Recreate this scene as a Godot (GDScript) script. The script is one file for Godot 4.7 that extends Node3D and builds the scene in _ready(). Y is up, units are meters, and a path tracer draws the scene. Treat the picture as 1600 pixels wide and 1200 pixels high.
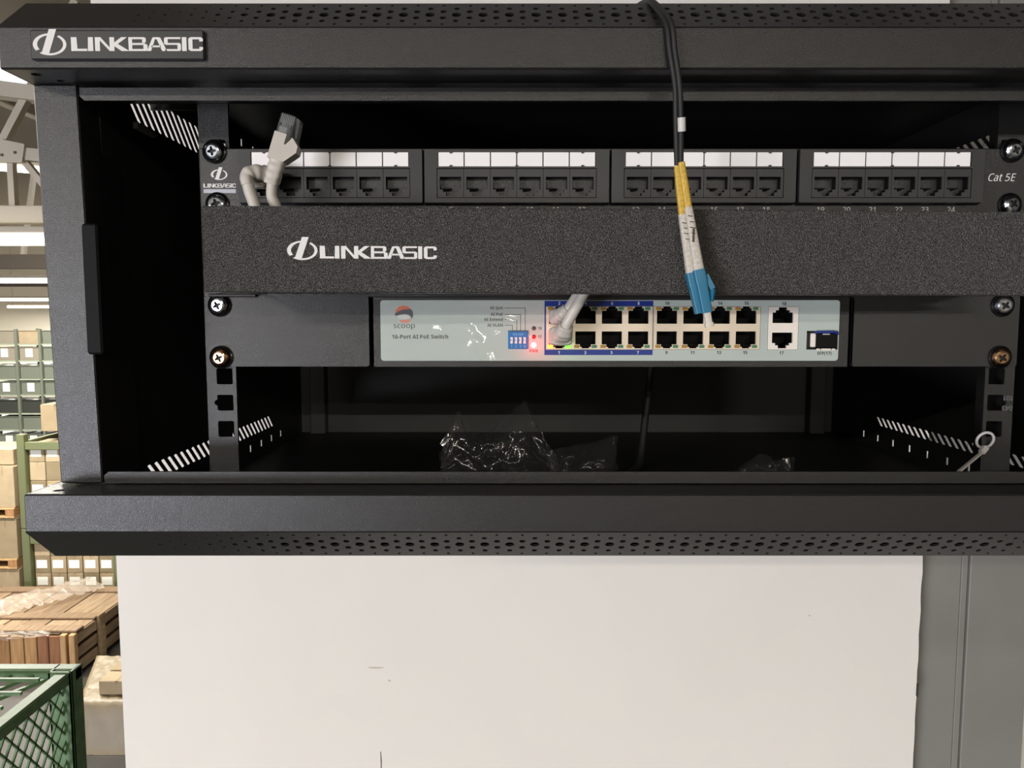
extends Node3D
# Small things are written in millimetres round a point on the rail plane at eye level, the hall in metres round the same eye level.

const EYE := 3.1                       # height of the lens above the hall floor
const Z0 := Vector3.ZERO
var used := {}
var base := Z0                         # base of the thing being built, in its own units
var unit := 0.001
var M := {}
var rng := RandomNumberGenerator.new()
var font: SystemFont
var font_bold: SystemFont


# ------------------------------------------------------------------ mesh builder
class MB:
	var v := PackedVector3Array()
	var n := PackedVector3Array()
	var xf := Transform3D.IDENTITY

	func tri(a: Vector3, b: Vector3, c: Vector3) -> void:      # counter-clockwise from outside
		var m := (b - a).cross(c - a).normalized()
		tri_n(a, b, c, m, m, m)

	func tri_n(a: Vector3, b: Vector3, c: Vector3, na: Vector3, nb: Vector3, nc: Vector3) -> void:
		if xf.basis.determinant() < 0:                          # a mirrored frame keeps its outside outside
			v.append_array([xf * a, xf * b, xf * c])
			n.append_array([(xf.basis * na).normalized(), (xf.basis * nb).normalized(), (xf.basis * nc).normalized()])
			return
		v.append_array([xf * a, xf * c, xf * b])
		n.append_array([(xf.basis * na).normalized(), (xf.basis * nc).normalized(), (xf.basis * nb).normalized()])

	func quad(a: Vector3, b: Vector3, c: Vector3, d: Vector3) -> void:
		tri(a, b, c)
		tri(a, c, d)

	func box(x0: float, x1: float, y0: float, y1: float, z0: float, z1: float, r := 0.0) -> void:
		if r <= 0.0:
			var p := [Vector3(x0, y0, z0), Vector3(x1, y0, z0), Vector3(x1, y1, z0), Vector3(x0, y1, z0), Vector3(x0, y0, z1), Vector3(x1, y0, z1), Vector3(x1, y1, z1), Vector3(x0, y1, z1)]
			for f in [[4, 5, 6, 7], [1, 0, 3, 2], [5, 1, 2, 6], [0, 4, 7, 3], [7, 6, 2, 3], [0, 1, 5, 4]]:
				quad(p[f[0]], p[f[1]], p[f[2]], p[f[3]])
			return
		r = minf(r, 0.49 * minf(x1 - x0, minf(y1 - y0, z1 - z0)))
		var lo := Vector3(x0, y0, z0)
		var hi := Vector3(x1, y1, z1)
		# point of corner s (signs) that belongs to the face across axis k
		var pt := func(s: Vector3, k: int) -> Vector3:
			var q := Z0_
			for i in 3:
				var inset := 0.0 if i == k else r
				q[i] = hi[i] - inset if s[i] > 0 else lo[i] + inset
			return q
		for k in 3:
			var a := (k + 1) % 3
			var b := (k + 2) % 3
			for sg in [-1.0, 1.0]:
				var cs := []
				for e in [[-1, -1], [1, -1], [1, 1], [-1, 1]]:
					var s := Vector3.ZERO
					s[k] = sg
					s[a] = e[0]
					s[b] = e[1]
					cs.append(pt.call(s, k))
				if sg < 0:
					cs.reverse()
				quad(cs[0], cs[1], cs[2], cs[3])
			for e in [[-1, -1], [1, -1], [1, 1], [-1, 1]]:        # edges along axis k
				var s0 := Vector3.ZERO
				s0[a] = e[0]
				s0[b] = e[1]
				var s1 := s0
				s0[k] = -1.0
				s1[k] = 1.0
				var q := [pt.call(s0, a), pt.call(s1, a), pt.call(s1, b), pt.call(s0, b)]
				if e[0] * e[1] > 0:
					q.reverse()
				quad(q[3], q[2], q[1], q[0])
		for sx in [-1.0, 1.0]:
			for sy in [-1.0, 1.0]:
				for sz in [-1.0, 1.0]:
					var s := Vector3(sx, sy, sz)
					if sx * sy * sz > 0:
						tri(pt.call(s, 0), pt.call(s, 1), pt.call(s, 2))
					else:
						tri(pt.call(s, 0), pt.call(s, 2), pt.call(s, 1))
	const Z0_ := Vector3.ZERO

	func obox(a: Vector3, b: Vector3, w: float, h: float, up := Vector3.UP, r := 0.0) -> void:   # bar from a to b
		var keep := xf
		var z := (b - a).normalized()
		var x := up.cross(z).normalized()
		xf = keep * Transform3D(Basis(x, z.cross(x), z), a)
		box(-w / 2, w / 2, -h / 2, h / 2, 0, a.distance_to(b), r)
		xf = keep

	static func ccw(p: PackedVector2Array) -> PackedVector2Array:
		if Geometry2D.is_polygon_clockwise(p):        # (y up: this is the other sense of "clockwise")
			pass
		var s := 0.0
		for i in p.size():
			s += p[i].cross(p[(i + 1) % p.size()])
		if s < 0:
			p = p.duplicate()
			p.reverse()
		return p

	func cap(p: PackedVector2Array, z: float, up: bool) -> void:
		p = MB.ccw(p)
		var t := Geometry2D.triangulate_polygon(p)
		for i in range(0, t.size(), 3):
			var a := p[t[i]]
			var b := p[t[i + 1]]
			var c := p[t[i + 2]]
			if ((b - a).cross(c - a) > 0) != up:
				var k := b
				b = c
				c = k
			tri(Vector3(a.x, a.y, z), Vector3(b.x, b.y, z), Vector3(c.x, c.y, z))

	func wall(p: PackedVector2Array, z0: float, z1: float, out := true) -> void:
		p = MB.ccw(p)
		for i in p.size():
			var a := p[i]
			var b := p[(i + 1) % p.size()]
			if out:
				quad(Vector3(a.x, a.y, z0), Vector3(b.x, b.y, z0), Vector3(b.x, b.y, z1), Vector3(a.x, a.y, z1))
			else:
				quad(Vector3(b.x, b.y, z0), Vector3(a.x, a.y, z0), Vector3(a.x, a.y, z1), Vector3(b.x, b.y, z1))

	func prism(p: PackedVector2Array, z0: float, z1: float) -> void:
		cap(p, z1, true)
		cap(p, z0, false)
		wall(p, z0, z1)

	func plate(outer: PackedVector2Array, holes: Array, cuts: Array, z0: float, z1: float) -> void:   # every hole must be crossed by a cut
		outer = MB.ccw(outer)
		var lo := outer[0]
		var hi := outer[0]
		for q in outer:
			lo = lo.min(q)
			hi = hi.max(q)
		var xs := cuts.duplicate()
		xs.append(lo.x)
		xs.append(hi.x)
		xs.sort()
		var boxes := []
		for h in holes:
			var a: Vector2 = h[0]
			var b: Vector2 = h[0]
			for q in h:
				a = a.min(q)
				b = b.max(q)
			boxes.append([a.x, b.x])
		for i in xs.size() - 1:
			if xs[i + 1] - xs[i] < 1e-4:
				continue
			var strip := PackedVector2Array([Vector2(xs[i], lo.y - 1), Vector2(xs[i + 1], lo.y - 1), Vector2(xs[i + 1], hi.y + 1), Vector2(xs[i], hi.y + 1)])
			var pieces: Array = Geometry2D.intersect_polygons(outer, strip)
			for k in holes.size():
				if boxes[k][1] < xs[i] or boxes[k][0] > xs[i + 1]:
					continue
				var next := []
				for p in pieces:
					next.append_array(Geometry2D.clip_polygons(p, holes[k]))
				pieces = next
			for p in pieces:
				cap(p, z1, true)
				cap(p, z0, false)
		wall(outer, z0, z1)
		for h in holes:
			wall(h, z0, z1, false)

	func lathe(profile: Array, sides := 24) -> void:              # [radius, height] pairs along +z
		for i in profile.size() - 1:
			var r0: float = profile[i][0]
			var h0: float = profile[i][1]
			var r1: float = profile[i + 1][0]
			var h1: float = profile[i + 1][1]
			var m := Vector2(h1 - h0, r0 - r1).normalized()
			for k in sides:
				var a := TAU * k / sides
				var b := TAU * (k + 1) / sides
				var ca := Vector3(cos(a), sin(a), 0)
				var cb := Vector3(cos(b), sin(b), 0)
				var na := ca * m.x + Vector3(0, 0, m.y)
				var nb := cb * m.x + Vector3(0, 0, m.y)
				var up := Vector3(0, 0, 1)
				tri_n(ca * r0 + up * h0, cb * r0 + up * h0, cb * r1 + up * h1, na, nb, nb)
				tri_n(ca * r0 + up * h0, cb * r1 + up * h1, ca * r1 + up * h1, na, nb, na)

	# a skin over rings of superellipses: stations are [point, half width, half height]; side fixes the first axis
	func loft(st: Array, side: Vector3, power := 2.0, sides := 16) -> void:
		var rings := []
		var axes := []
		for i in st.size():
			var t: Vector3 = (st[mini(i + 1, st.size() - 1)][0] - st[maxi(i - 1, 0)][0]).normalized()
			var x := (side - t * side.dot(t)).normalized()
			var y := t.cross(x)
			var ring := []
			var nm := []
			for k in sides:
				var a := TAU * k / sides
				var c := cos(a)
				var s := sin(a)
				var e := 2.0 / power
				var q: Vector3 = st[i][0] + x * st[i][1] * signf(c) * pow(absf(c), e) + y * st[i][2] * signf(s) * pow(absf(s), e)
				ring.append(q)
				nm.append((x * signf(c) * pow(absf(c), 2 - e) / maxf(st[i][1], 1e-6) + y * signf(s) * pow(absf(s), 2 - e) / maxf(st[i][2], 1e-6)).normalized())
			rings.append(ring)
			axes.append(nm)
		for i in st.size():                                      # let the normals follow the swelling of the rings
			var i0 := maxi(i - 1, 0)
			var i1 := mini(i + 1, st.size() - 1)
			var run: Vector3 = st[i1][0] - st[i0][0]
			var far := run.length()
			for k in sides:
				var grow: float = ((rings[i1][k] - st[i1][0]).length() - (rings[i0][k] - st[i0][0]).length()) / maxf(far, 1e-6)
				axes[i][k] = (axes[i][k] - run / maxf(far, 1e-6) * clampf(grow, -1.5, 1.5)).normalized()
		for i in st.size() - 1:
			for k in sides:
				var l := (k + 1) % sides
				tri_n(rings[i][k], rings[i][l], rings[i + 1][l], axes[i][k], axes[i][l], axes[i + 1][l])
				tri_n(rings[i][k], rings[i + 1][l], rings[i + 1][k], axes[i][k], axes[i + 1][l], axes[i + 1][k])
		for k in sides:
			var l := (k + 1) % sides
			var e := st.size() - 1
			tri(st[0][0], rings[0][l], rings[0][k])
			tri(st[e][0], rings[e][k], rings[e][l])

	func tube(path: Array, r: float, sides := 12, power := 2.0) -> void:
		var st := []
		for q in path:
			st.append([q, r, r])
		var d: Vector3 = (path[-1] - path[0]).normalized()
		loft(st, Vector3(0, 0, 1) if absf(d.z) < 0.8 else Vector3(1, 0, 0), power, sides)

	func sheet(nu: int, nv: int, f: Callable) -> void:           # a smooth skin over f(u, v)
		var g := []
		for i in nu + 1:
			var row := []
			for j in nv + 1:
				row.append(f.call(float(i) / nu, float(j) / nv))
			g.append(row)
		var nr := func(i: int, j: int) -> Vector3:
			var du: Vector3 = g[mini(i + 1, nu)][j] - g[maxi(i - 1, 0)][j]
			var dv: Vector3 = g[i][mini(j + 1, nv)] - g[i][maxi(j - 1, 0)]
			return du.cross(dv).normalized()
		for i in nu:
			for j in nv:
				tri_n(g[i][j], g[i + 1][j], g[i + 1][j + 1], nr.call(i, j), nr.call(i + 1, j), nr.call(i + 1, j + 1))
				tri_n(g[i][j], g[i + 1][j + 1], g[i][j + 1], nr.call(i, j), nr.call(i + 1, j + 1), nr.call(i, j + 1))

	func mesh(off: Vector3, scale: float) -> ArrayMesh:
		var w := PackedVector3Array()
		w.resize(v.size())
		for i in v.size():
			w[i] = (v[i] - off) * scale
		var a := []
		a.resize(Mesh.ARRAY_MAX)
		a[Mesh.ARRAY_VERTEX] = w
		a[Mesh.ARRAY_NORMAL] = n
		var m := ArrayMesh.new()
		m.add_surface_from_arrays(Mesh.PRIMITIVE_TRIANGLES, a)
		return m


# ------------------------------------------------------------------ nodes
func numbered(called: String) -> String:
	var k: int = used.get(called, 0)
	used[called] = k + 1
	return called if k == 0 else "%s_%03d" % [called, k]


func thing(called: String, label: String, category: String, at: Vector3, group := "") -> Node3D:
	var o := Node3D.new()
	o.name = numbered(called)
	base = at
	o.position = at * unit + Vector3(0, EYE, 0)
	add_child(o)
	o.set_meta("label", label)
	o.set_meta("category", category)
	if group:
		o.set_meta("group", group)
	return o


func put(parent: Node3D, called: String, mesh: Mesh, mat: Material, at := Z0) -> MeshInstance3D:
	var o := MeshInstance3D.new()
	o.name = called
	o.mesh = mesh
	o.material_override = mat
	o.position = at
	parent.add_child(o, true)
	return o


func part(parent: Node3D, called: String, mb: MB, mat: Material) -> MeshInstance3D:
	return put(parent, called, mb.mesh(base, unit), mat)


func single(called: String, label: String, category: String, at: Vector3, mb: MB, mat: Material, group := "") -> MeshInstance3D:   # a thing of one mesh
	var o := MeshInstance3D.new()
	o.name = numbered(called)
	o.mesh = mb.mesh(at, unit)
	o.material_override = mat
	o.position = at * unit + Vector3(0, EYE, 0)
	add_child(o)
	o.set_meta("label", label)
	o.set_meta("category", category)
	if group:
		o.set_meta("group", group)
	return o


func struct(called: String, mb: MB, mat: Material, label: String, category: String) -> MeshInstance3D:
	var o := MeshInstance3D.new()
	o.name = called
	o.mesh = mb.mesh(Z0, unit)
	o.material_override = mat
	o.position = Vector3(0, EYE, 0)
	add_child(o)
	o.set_meta("kind", "structure")
	o.set_meta("label", label)
	o.set_meta("category", category)
	return o


func text(parent: Node3D, called: String, s: String, at: Vector3, cap: float, mat: Material, anchor := 0, bold := false, turn := 0.0, stretch := 1.0, slant := 0.0) -> MeshInstance3D:
	var t := TextMesh.new()                 # anchor -1 left, 0 centre, 1 right; at is the middle of the capitals
	t.text = s
	t.font = font_bold if bold else font
	t.font_size = 48
	t.pixel_size = 0.001
	var k := cap / (48.0 * 0.714) * unit / 0.001
	t.depth = 0.00004 / k
	t.curve_step = 4.0
	t.horizontal_alignment = [HORIZONTAL_ALIGNMENT_LEFT, HORIZONTAL_ALIGNMENT_CENTER, HORIZONTAL_ALIGNMENT_RIGHT][anchor + 1]
	t.vertical_alignment = VERTICAL_ALIGNMENT_CENTER
	var o := put(parent, called, t, mat)
	var up := Vector3(slant, 1, 0)
	o.transform = Transform3D(Basis(Vector3.BACK, turn) * Basis(Vector3(stretch, 0, 0), up, Vector3.BACK).scaled(Vector3.ONE * k), (at - base) * unit)
	return o


func rect(x0: float, x1: float, y0: float, y1: float) -> PackedVector2Array:
	return PackedVector2Array([Vector2(x0, y0), Vector2(x1, y0), Vector2(x1, y1), Vector2(x0, y1)])


func round_rect(x0: float, x1: float, y0: float, y1: float, r: float, k := 4) -> PackedVector2Array:
	var p := PackedVector2Array()
	for c in [[x1 - r, y1 - r, 0.0], [x0 + r, y1 - r, 0.5], [x0 + r, y0 + r, 1.0], [x1 - r, y0 + r, 1.5]]:
		for i in k + 1:
			var a: float = PI * (c[2] + 0.5 * i / k)
			p.append(Vector2(c[0] + r * cos(a), c[1] + r * sin(a)))
	return p


func disc(c: Vector2, rx: float, ry: float, k := 12) -> PackedVector2Array:
	var p := PackedVector2Array()
	for i in k:
		p.append(c + Vector2(rx * cos(TAU * i / k), ry * sin(TAU * i / k)))
	return p


func poly(a: Array) -> PackedVector2Array:
	var p := PackedVector2Array()
	for i in range(0, a.size(), 2):
		p.append(Vector2(a[i], a[i + 1]))
	return p


func spline(pts: Array, step := 6) -> Array:
	var out := []
	for i in pts.size() - 1:
		var a: Vector3 = pts[maxi(i - 1, 0)]
		var b: Vector3 = pts[i]
		var c: Vector3 = pts[i + 1]
		var d: Vector3 = pts[mini(i + 2, pts.size() - 1)]
		for k in step:
			out.append(b.cubic_interpolate(c, a, d, float(k) / step))
	out.append(pts[-1])
	return out


# ------------------------------------------------------------------ materials
func mat(color: Color, rough := 0.5, metal := 0.0, spec := 0.5) -> StandardMaterial3D:
	var m := StandardMaterial3D.new()
	m.albedo_color = color
	m.roughness = rough
	m.metallic = metal
	m.metallic_specular = spec
	return m


func noise_tex(freq: float, seed_: int, normal := false, bump := 4.0, size := 512, oct := 3, ramp: Gradient = null) -> NoiseTexture2D:
	var f := FastNoiseLite.new()
	f.seed = seed_
	f.frequency = freq
	f.fractal_octaves = oct
	var t := NoiseTexture2D.new()
	t.width = size
	t.height = size
	t.seamless = freq < 0.1
	t.as_normal_map = normal
	t.bump_strength = bump
	t.noise = f
	if ramp:
		t.color_ramp = ramp
	return t


func ramp(a: Color, b: Color) -> Gradient:
	var g := Gradient.new()
	g.set_color(0, a)
	g.set_color(1, b)
	return g


func tri_map(m: StandardMaterial3D, per_metre: float) -> void:
	m.uv1_triplanar = true
	m.uv1_world_triplanar = true
	m.uv1_scale = Vector3.ONE * per_metre


func glow(color: Color, e: float) -> StandardMaterial3D:
	var m := mat(color, 0.4)
	m.emission_enabled = true
	m.emission = color
	m.emission_energy_multiplier = e
	return m


func clear(color: Color, alpha: float, rough: float) -> StandardMaterial3D:
	var m := mat(Color(color, alpha), rough)
	m.transparency = BaseMaterial3D.TRANSPARENCY_ALPHA
	m.cull_mode = BaseMaterial3D.CULL_DISABLED
	return m


func varied(color: Color, rough: float, freq: float, per_metre: float, depth: float, seed_: int, fleck := 1.0) -> StandardMaterial3D:   # a colour with soft mottling of its own
	var m := mat(Color.WHITE, rough)
	var a := color.darkened(depth)
	var b := color.lightened(depth * 0.6 * fleck)
	m.albedo_texture = noise_tex(freq, seed_, false, 1, 256, 4, ramp(a, b))
	tri_map(m, per_metre)
	return m


func make_materials() -> void:
	var grain := noise_tex(0.25, 3, true, 5.0, 512, 2)
	var p := mat(Color(0.105, 0.102, 0.102), 0.32, 0.0, 0.54)        # powder coat
	p.normal_enabled = true
	p.normal_texture = grain
	p.normal_scale = 0.2
	tri_map(p, 16.0)
	M.powder = p
	var pi := mat(Color(0.1, 0.1, 0.1), 0.5)             # the inner sheets
	M.inner = pi
	var c := mat(Color(0.24, 0.236, 0.23), 0.3, 0.0, 0.7)   # coarse paint of the duct cover, its gloss sparkle painted in as flecks
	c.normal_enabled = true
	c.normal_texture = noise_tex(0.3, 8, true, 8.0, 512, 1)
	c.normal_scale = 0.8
	var sparkle_ramp := ramp(Color(0.2, 0.197, 0.192), Color(0.46, 0.45, 0.44))  # pale flecks put the gloss sparkle into the colour
	sparkle_ramp.set_offset(0, 0.56)
	sparkle_ramp.set_offset(1, 0.74)
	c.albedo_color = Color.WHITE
	c.albedo_texture = noise_tex(0.3, 17, false, 1.0, 512, 1, sparkle_ramp)
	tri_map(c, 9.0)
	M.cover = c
	M.plastic = mat(Color(0.16, 0.158, 0.158), 0.45)
	M.back = mat(Color(0.24, 0.235, 0.23), 0.5)
	M.plastic_dark = mat(Color(0.03, 0.03, 0.032), 0.7, 0.0, 0.35)
	M.cavity = mat(Color(0.035, 0.032, 0.032), 0.6, 0.0, 0.3)
	M.dark = mat(Color(0.04, 0.04, 0.04), 0.6)
	M.card = mat(Color(0.97, 0.955, 0.95), 0.6)
	M.print_white = mat(Color(0.88, 0.87, 0.86), 0.5)
	M.print_grey = mat(Color(0.45, 0.45, 0.45), 0.6)
	M.print_dark = mat(Color(0.1, 0.12, 0.13), 0.6)
	M.face = mat(Color(0.69, 0.73, 0.705), 0.4)
	M.blue = mat(Color(0.07, 0.17, 0.5), 0.4)
	M.dip = mat(Color(0.13, 0.42, 0.68), 0.4)
	M.dip_print = mat(Color(0.55, 0.72, 0.85), 0.5)
	M.red_print = mat(Color(0.62, 0.1, 0.14), 0.5)
	M.red_lens = mat(Color(0.75, 0.1, 0.13), 0.25)
	M.grey_lens = mat(Color(0.3, 0.3, 0.3), 0.3)
	M.yellow_lens = mat(Color(0.66, 0.5, 0.2), 0.25)
	M.green_lens = mat(Color(0.25, 0.5, 0.37), 0.25)
	M.orange = mat(Color(0.86, 0.42, 0.27), 0.4)
	M.slate = mat(Color(0.28, 0.29, 0.33), 0.4)
	M.pale = mat(Color(0.78, 0.79, 0.78), 0.4)
	M.rose = mat(Color(0.85, 0.55, 0.47), 0.4)
	M.nickel = mat(Color(0.86, 0.8, 0.72), 0.45, 0.35)
	M.nickel_pale = mat(Color(0.92, 0.89, 0.86), 0.45, 0.3)
	M.zinc = mat(Color(0.72, 0.74, 0.77), 0.2, 1.0)
	M.zinc_warm = mat(Color(0.72, 0.58, 0.44), 0.2, 1.0)
	M.washer = mat(Color(0.05, 0.05, 0.05), 0.2)
	M.gold = mat(Color(0.85, 0.62, 0.25), 0.3, 1.0)
	M.cord = mat(Color(0.77, 0.745, 0.71), 0.4)
	M.boot = mat(Color(0.74, 0.715, 0.68), 0.45)
	M.clear = clear(Color(0.9, 0.92, 0.92), 0.07, 0.06)
	M.film = clear(Color(1, 1, 1), 0.03, 0.05)
	M.bag = clear(Color(0.6, 0.6, 0.6), 0.03, 0.12)
	M.black_cord = mat(Color(0.11, 0.11, 0.11), 0.6)
	M.tag = mat(Color(0.8, 0.79, 0.77), 0.5)
	M.yellow = varied(Color(0.85, 0.68, 0.2), 0.45, 0.03, 60.0, 0.22, 5)
	M.dirty_white = varied(Color(0.8, 0.77, 0.72), 0.45, 0.03, 60.0, 0.18, 6)
	M.connector_blue = mat(Color(0.12, 0.42, 0.55), 0.4)
	M.ferrule = mat(Color(0.8, 0.77, 0.72), 0.35)
	M.dirt = mat(Color(0.28, 0.2, 0.15), 0.8)
	M.tie = mat(Color(0.74, 0.73, 0.72), 0.4)
	# the hall
	M.board = varied(Color(0.88, 0.865, 0.84), 0.55, 0.006, 1.5, 0.02, 11)
	M.column = varied(Color(0.49, 0.485, 0.465), 0.5, 0.006, 2.0, 0.06, 12)
	M.mark = mat(Color(0.74, 0.72, 0.66), 0.7)
	M.crack = mat(Color(0.2, 0.19, 0.18), 0.8)
	M.steel_beige = mat(Color(0.8, 0.76, 0.69), 0.6)
	M.steel_brown = mat(Color(0.42, 0.38, 0.33), 0.7)
	M.roof = mat(Color(0.6, 0.56, 0.5), 0.8)
	M.hall_wall = mat(Color(0.86, 0.84, 0.78), 0.8)
	M.floor = varied(Color(0.23, 0.215, 0.2), 0.5, 0.01, 0.5, 0.15, 13)
	M.green = mat(Color(0.37, 0.39, 0.26), 0.55)
	M.green_crate = varied(Color(0.42, 0.55, 0.38), 0.5, 0.02, 3.0, 0.12, 14)
	M.shelf_green = mat(Color(0.62, 0.65, 0.57), 0.6)
	M.bin_green = mat(Color(0.44, 0.46, 0.4), 0.6)
	M.bin_dark = mat(Color(0.2, 0.21, 0.18), 0.7)
	M.bin_brown = mat(Color(0.56, 0.53, 0.46), 0.7)
	M.label = mat(Color(0.9, 0.9, 0.86), 0.7)
	M.cartons = []
	for q in [Color(0.62, 0.545, 0.42), Color(0.57, 0.505, 0.39), Color(0.66, 0.59, 0.47), Color(0.51, 0.455, 0.345)]:
		M.cartons.append(varied(q, 0.85, 0.01, 2.0, 0.06, 20 + M.cartons.size()))
	M.slot = mat(Color(0.22, 0.15, 0.11), 0.9)
	M.planks = []
	for q in [Color(0.74, 0.56, 0.36), Color(0.66, 0.48, 0.3), Color(0.78, 0.62, 0.42), Color(0.58, 0.38, 0.24)]:
		var w := varied(q, 0.8, 0.008, 3.0, 0.16, 30 + M.planks.size())
		w.uv1_scale = Vector3(9, 1.2, 9)
		M.planks.append(w)
	M.planks_top = []
	for q in [Color(0.6, 0.5, 0.38), Color(0.55, 0.45, 0.34), Color(0.63, 0.53, 0.41)]:
		var w := varied(q, 0.8, 0.008, 3.0, 0.14, 40 + M.planks_top.size())
		w.uv1_scale = Vector3(9, 9, 1.2)
		M.planks_top.append(w)
	M.wrap = clear(Color(0.85, 0.8, 0.74), 0.3, 0.26)
	M.paper = varied(Color(0.54, 0.48, 0.37), 0.45, 0.01, 2.0, 0.08, 50)


# ------------------------------------------------------------------ lights of the hall
func tube_light(label: String, at: Vector3, length: float, energy: float, turn := 0.0, seen := 5.0, w := 0.1) -> void:      # metres
	unit = 1.0
	var t := thing("fluorescent_light", label, "light", at, "fluorescent lights under the roof")
	t.rotation.y = turn
	var b := MB.new()
	b.xf.origin = at
	b.box(-length / 2, length / 2, 0, 0.05, -w / 2 - 0.02, w / 2 + 0.02, 0.01)
	if at.z < -20.0:                                                # the farthest ones hang on rods
		for x in [-length / 2 + 0.2, length / 2 - 0.2]:
			b.box(x - 0.01, x + 0.01, 0.05, 3.5 - at.y, -0.01, 0.01)
	part(t, "housing", b, M.steel_beige)
	b = MB.new()
	b.xf.origin = at
	b.loft([[Vector3(-length / 2 + 0.02, -0.05, 0), w / 2, 0.045], [Vector3(length / 2 - 0.02, -0.05, 0), w / 2, 0.045]], Vector3(0, 0, 1), 2.0, 16)
	part(t, "tube", b, glow(Color(1.0, 0.97, 0.9), seen))
	var l := AreaLight3D.new()
	l.name = "tube_lamp"
	l.area_size = Vector2(length, w)
	l.light_color = Color(1.0, 0.975, 0.93)
	l.light_energy = energy
	l.area_range = 40.0
	l.shadow_enabled = true
	t.add_child(l, true)
	l.position = Vector3(0, -0.11, 0)
	l.rotation.x = -PI / 2


func _ready() -> void:
	rng.seed = 7
	# camera
	var cam := Camera3D.new()
	cam.name = "camera"
	cam.fov = rad_to_deg(2.0 * atan(0.5))
	cam.near = 0.02
	cam.far = 200.0
	add_child(cam)
	cam.position = Vector3(0, EYE, 0.458)
	cam.rotation.x = deg_to_rad(-5.0)
	cam.current = true
	# air and exposure
	var we := WorldEnvironment.new()
	we.name = "environment"
	var env := Environment.new()
	env.background_mode = Environment.BG_COLOR
	env.background_color = Color(0.7, 0.75, 0.8)
	env.background_energy_multiplier = 0.3
	env.tonemap_mode = Environment.TONE_MAPPER_LINEAR
	env.tonemap_exposure = 1.04
	env.sdfgi_enabled = true
	env.ssao_enabled = true
	env.ssil_enabled = true
	we.environment = env
	add_child(we)
	font = SystemFont.new()
	font.font_names = PackedStringArray(["Droid Sans"])
	font_bold = SystemFont.new()
	font_bold.font_names = PackedStringArray(["Droid Sans"])
	font_bold.font_weight = 700
	make_materials()
	lights()
	hall()
	unit = 0.001
	board()
	cabinet()
	patch_panel()
	duct()
	network_switch()
	patch_cords()
	fibre_cord()
	oddments()
	unit = 1.0
	background()


func lights() -> void:
	# the daylight of the gate behind the photographer, to the left
	unit = 1.0
	var b := MB.new()
	b.box(-10.6, -5.2, -3.0, -1.2, 8.86, 8.9)
	var w := struct("window_1", b, glow(Color(0.86, 0.93, 1.0), 3.0), "bright daylight gate behind the photographer", "window")
	var l := AreaLight3D.new()
	l.name = "daylight"
	l.area_size = Vector2(5.4, 1.8)
	l.light_color = Color(0.96, 0.96, 1.0)
	l.light_energy = 104.0
	l.area_range = 40.0
	l.shadow_enabled = true
	w.add_child(l)
	l.position = Vector3(-7.9, -2.1, 8.82)
	# rows of tubes
	tube_light("big bright fluorescent tube nearest the cabinet, under the lowest truss chord", Vector3(-4.55, 0.66, -5.74), 1.9, 26.0, 0.0, 5.0, 0.11)
	tube_light("second bright fluorescent tube down the hall, between two roof beams", Vector3(-9.6, 0.73, -14.24), 2.4, 30.0, 0.0, 5.0, 0.12)
	tube_light("upper of the two farthest fluorescent tubes before the white end wall", Vector3(-16.0, 0.6, -24.5), 2.6, 160.0, 0.0, 5.0, 0.14)
	tube_light("lower short one of the two farthest fluorescent tubes before the end wall", Vector3(-17.6, 0.42, -28.0), 2.0, 200.0, 0.0, 5.0, 0.14)
	tube_light("thin slanting fluorescent tube seen high between the truss struts", Vector3(-6.15, 1.9, -9.4), 1.1, 40.0, 0.5, 4.0, 0.05)
	tube_light("fluorescent tube behind the photographer, to the left", Vector3(-2.2, 0.95, 2.9), 1.6, 12.0)
	tube_light("fluorescent tube behind the photographer, straight back", Vector3(0.5, 0.95, 4.2), 1.6, 16.0)
	tube_light("fluorescent tube behind the photographer, to the right", Vector3(3.6, 0.95, 5.0), 1.6, 13.0)
	tube_light("fluorescent tube over the wooden crate aisle", Vector3(-4.4, 1.1, -1.6), 1.6, 8.0)


func hall() -> void:
	unit = 1.0
	var b := MB.new()
	b.box(-24, 12, -3.3, -3.1, -33.2, 9.2)
	struct("floor", b, M.floor, "dark concrete floor of the warehouse", "floor")
	b = MB.new()
	b.box(-24, 12, 3.5, 3.7, -33.2, 9.2)
	struct("ceiling", b, M.roof, "brownish sheet roof above the trusses", "ceiling")
	b = MB.new()
	b.box(-24, 12, -3.1, 3.5, -33.2, -33)
	struct("wall_back", b, M.hall_wall, "pale end wall far down the warehouse", "wall")
	b = MB.new()
	b.box(-24, 12, -3.1, 3.5, 9.0, 9.2)
	struct("wall_front", b, M.hall_wall, "pale wall behind the photographer", "wall")
	b = MB.new()
	b.box(-24.2, -24, -3.1, 3.5, -33.2, 9.2)
	struct("wall_left", b, M.hall_wall, "pale long wall of the warehouse, left", "wall")
	b = MB.new()
	b.box(12, 12.2, -3.1, 3.5, -33.2, 9.2)
	struct("wall_right", b, M.hall_wall, "pale long wall of the warehouse, right", "wall")


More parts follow.
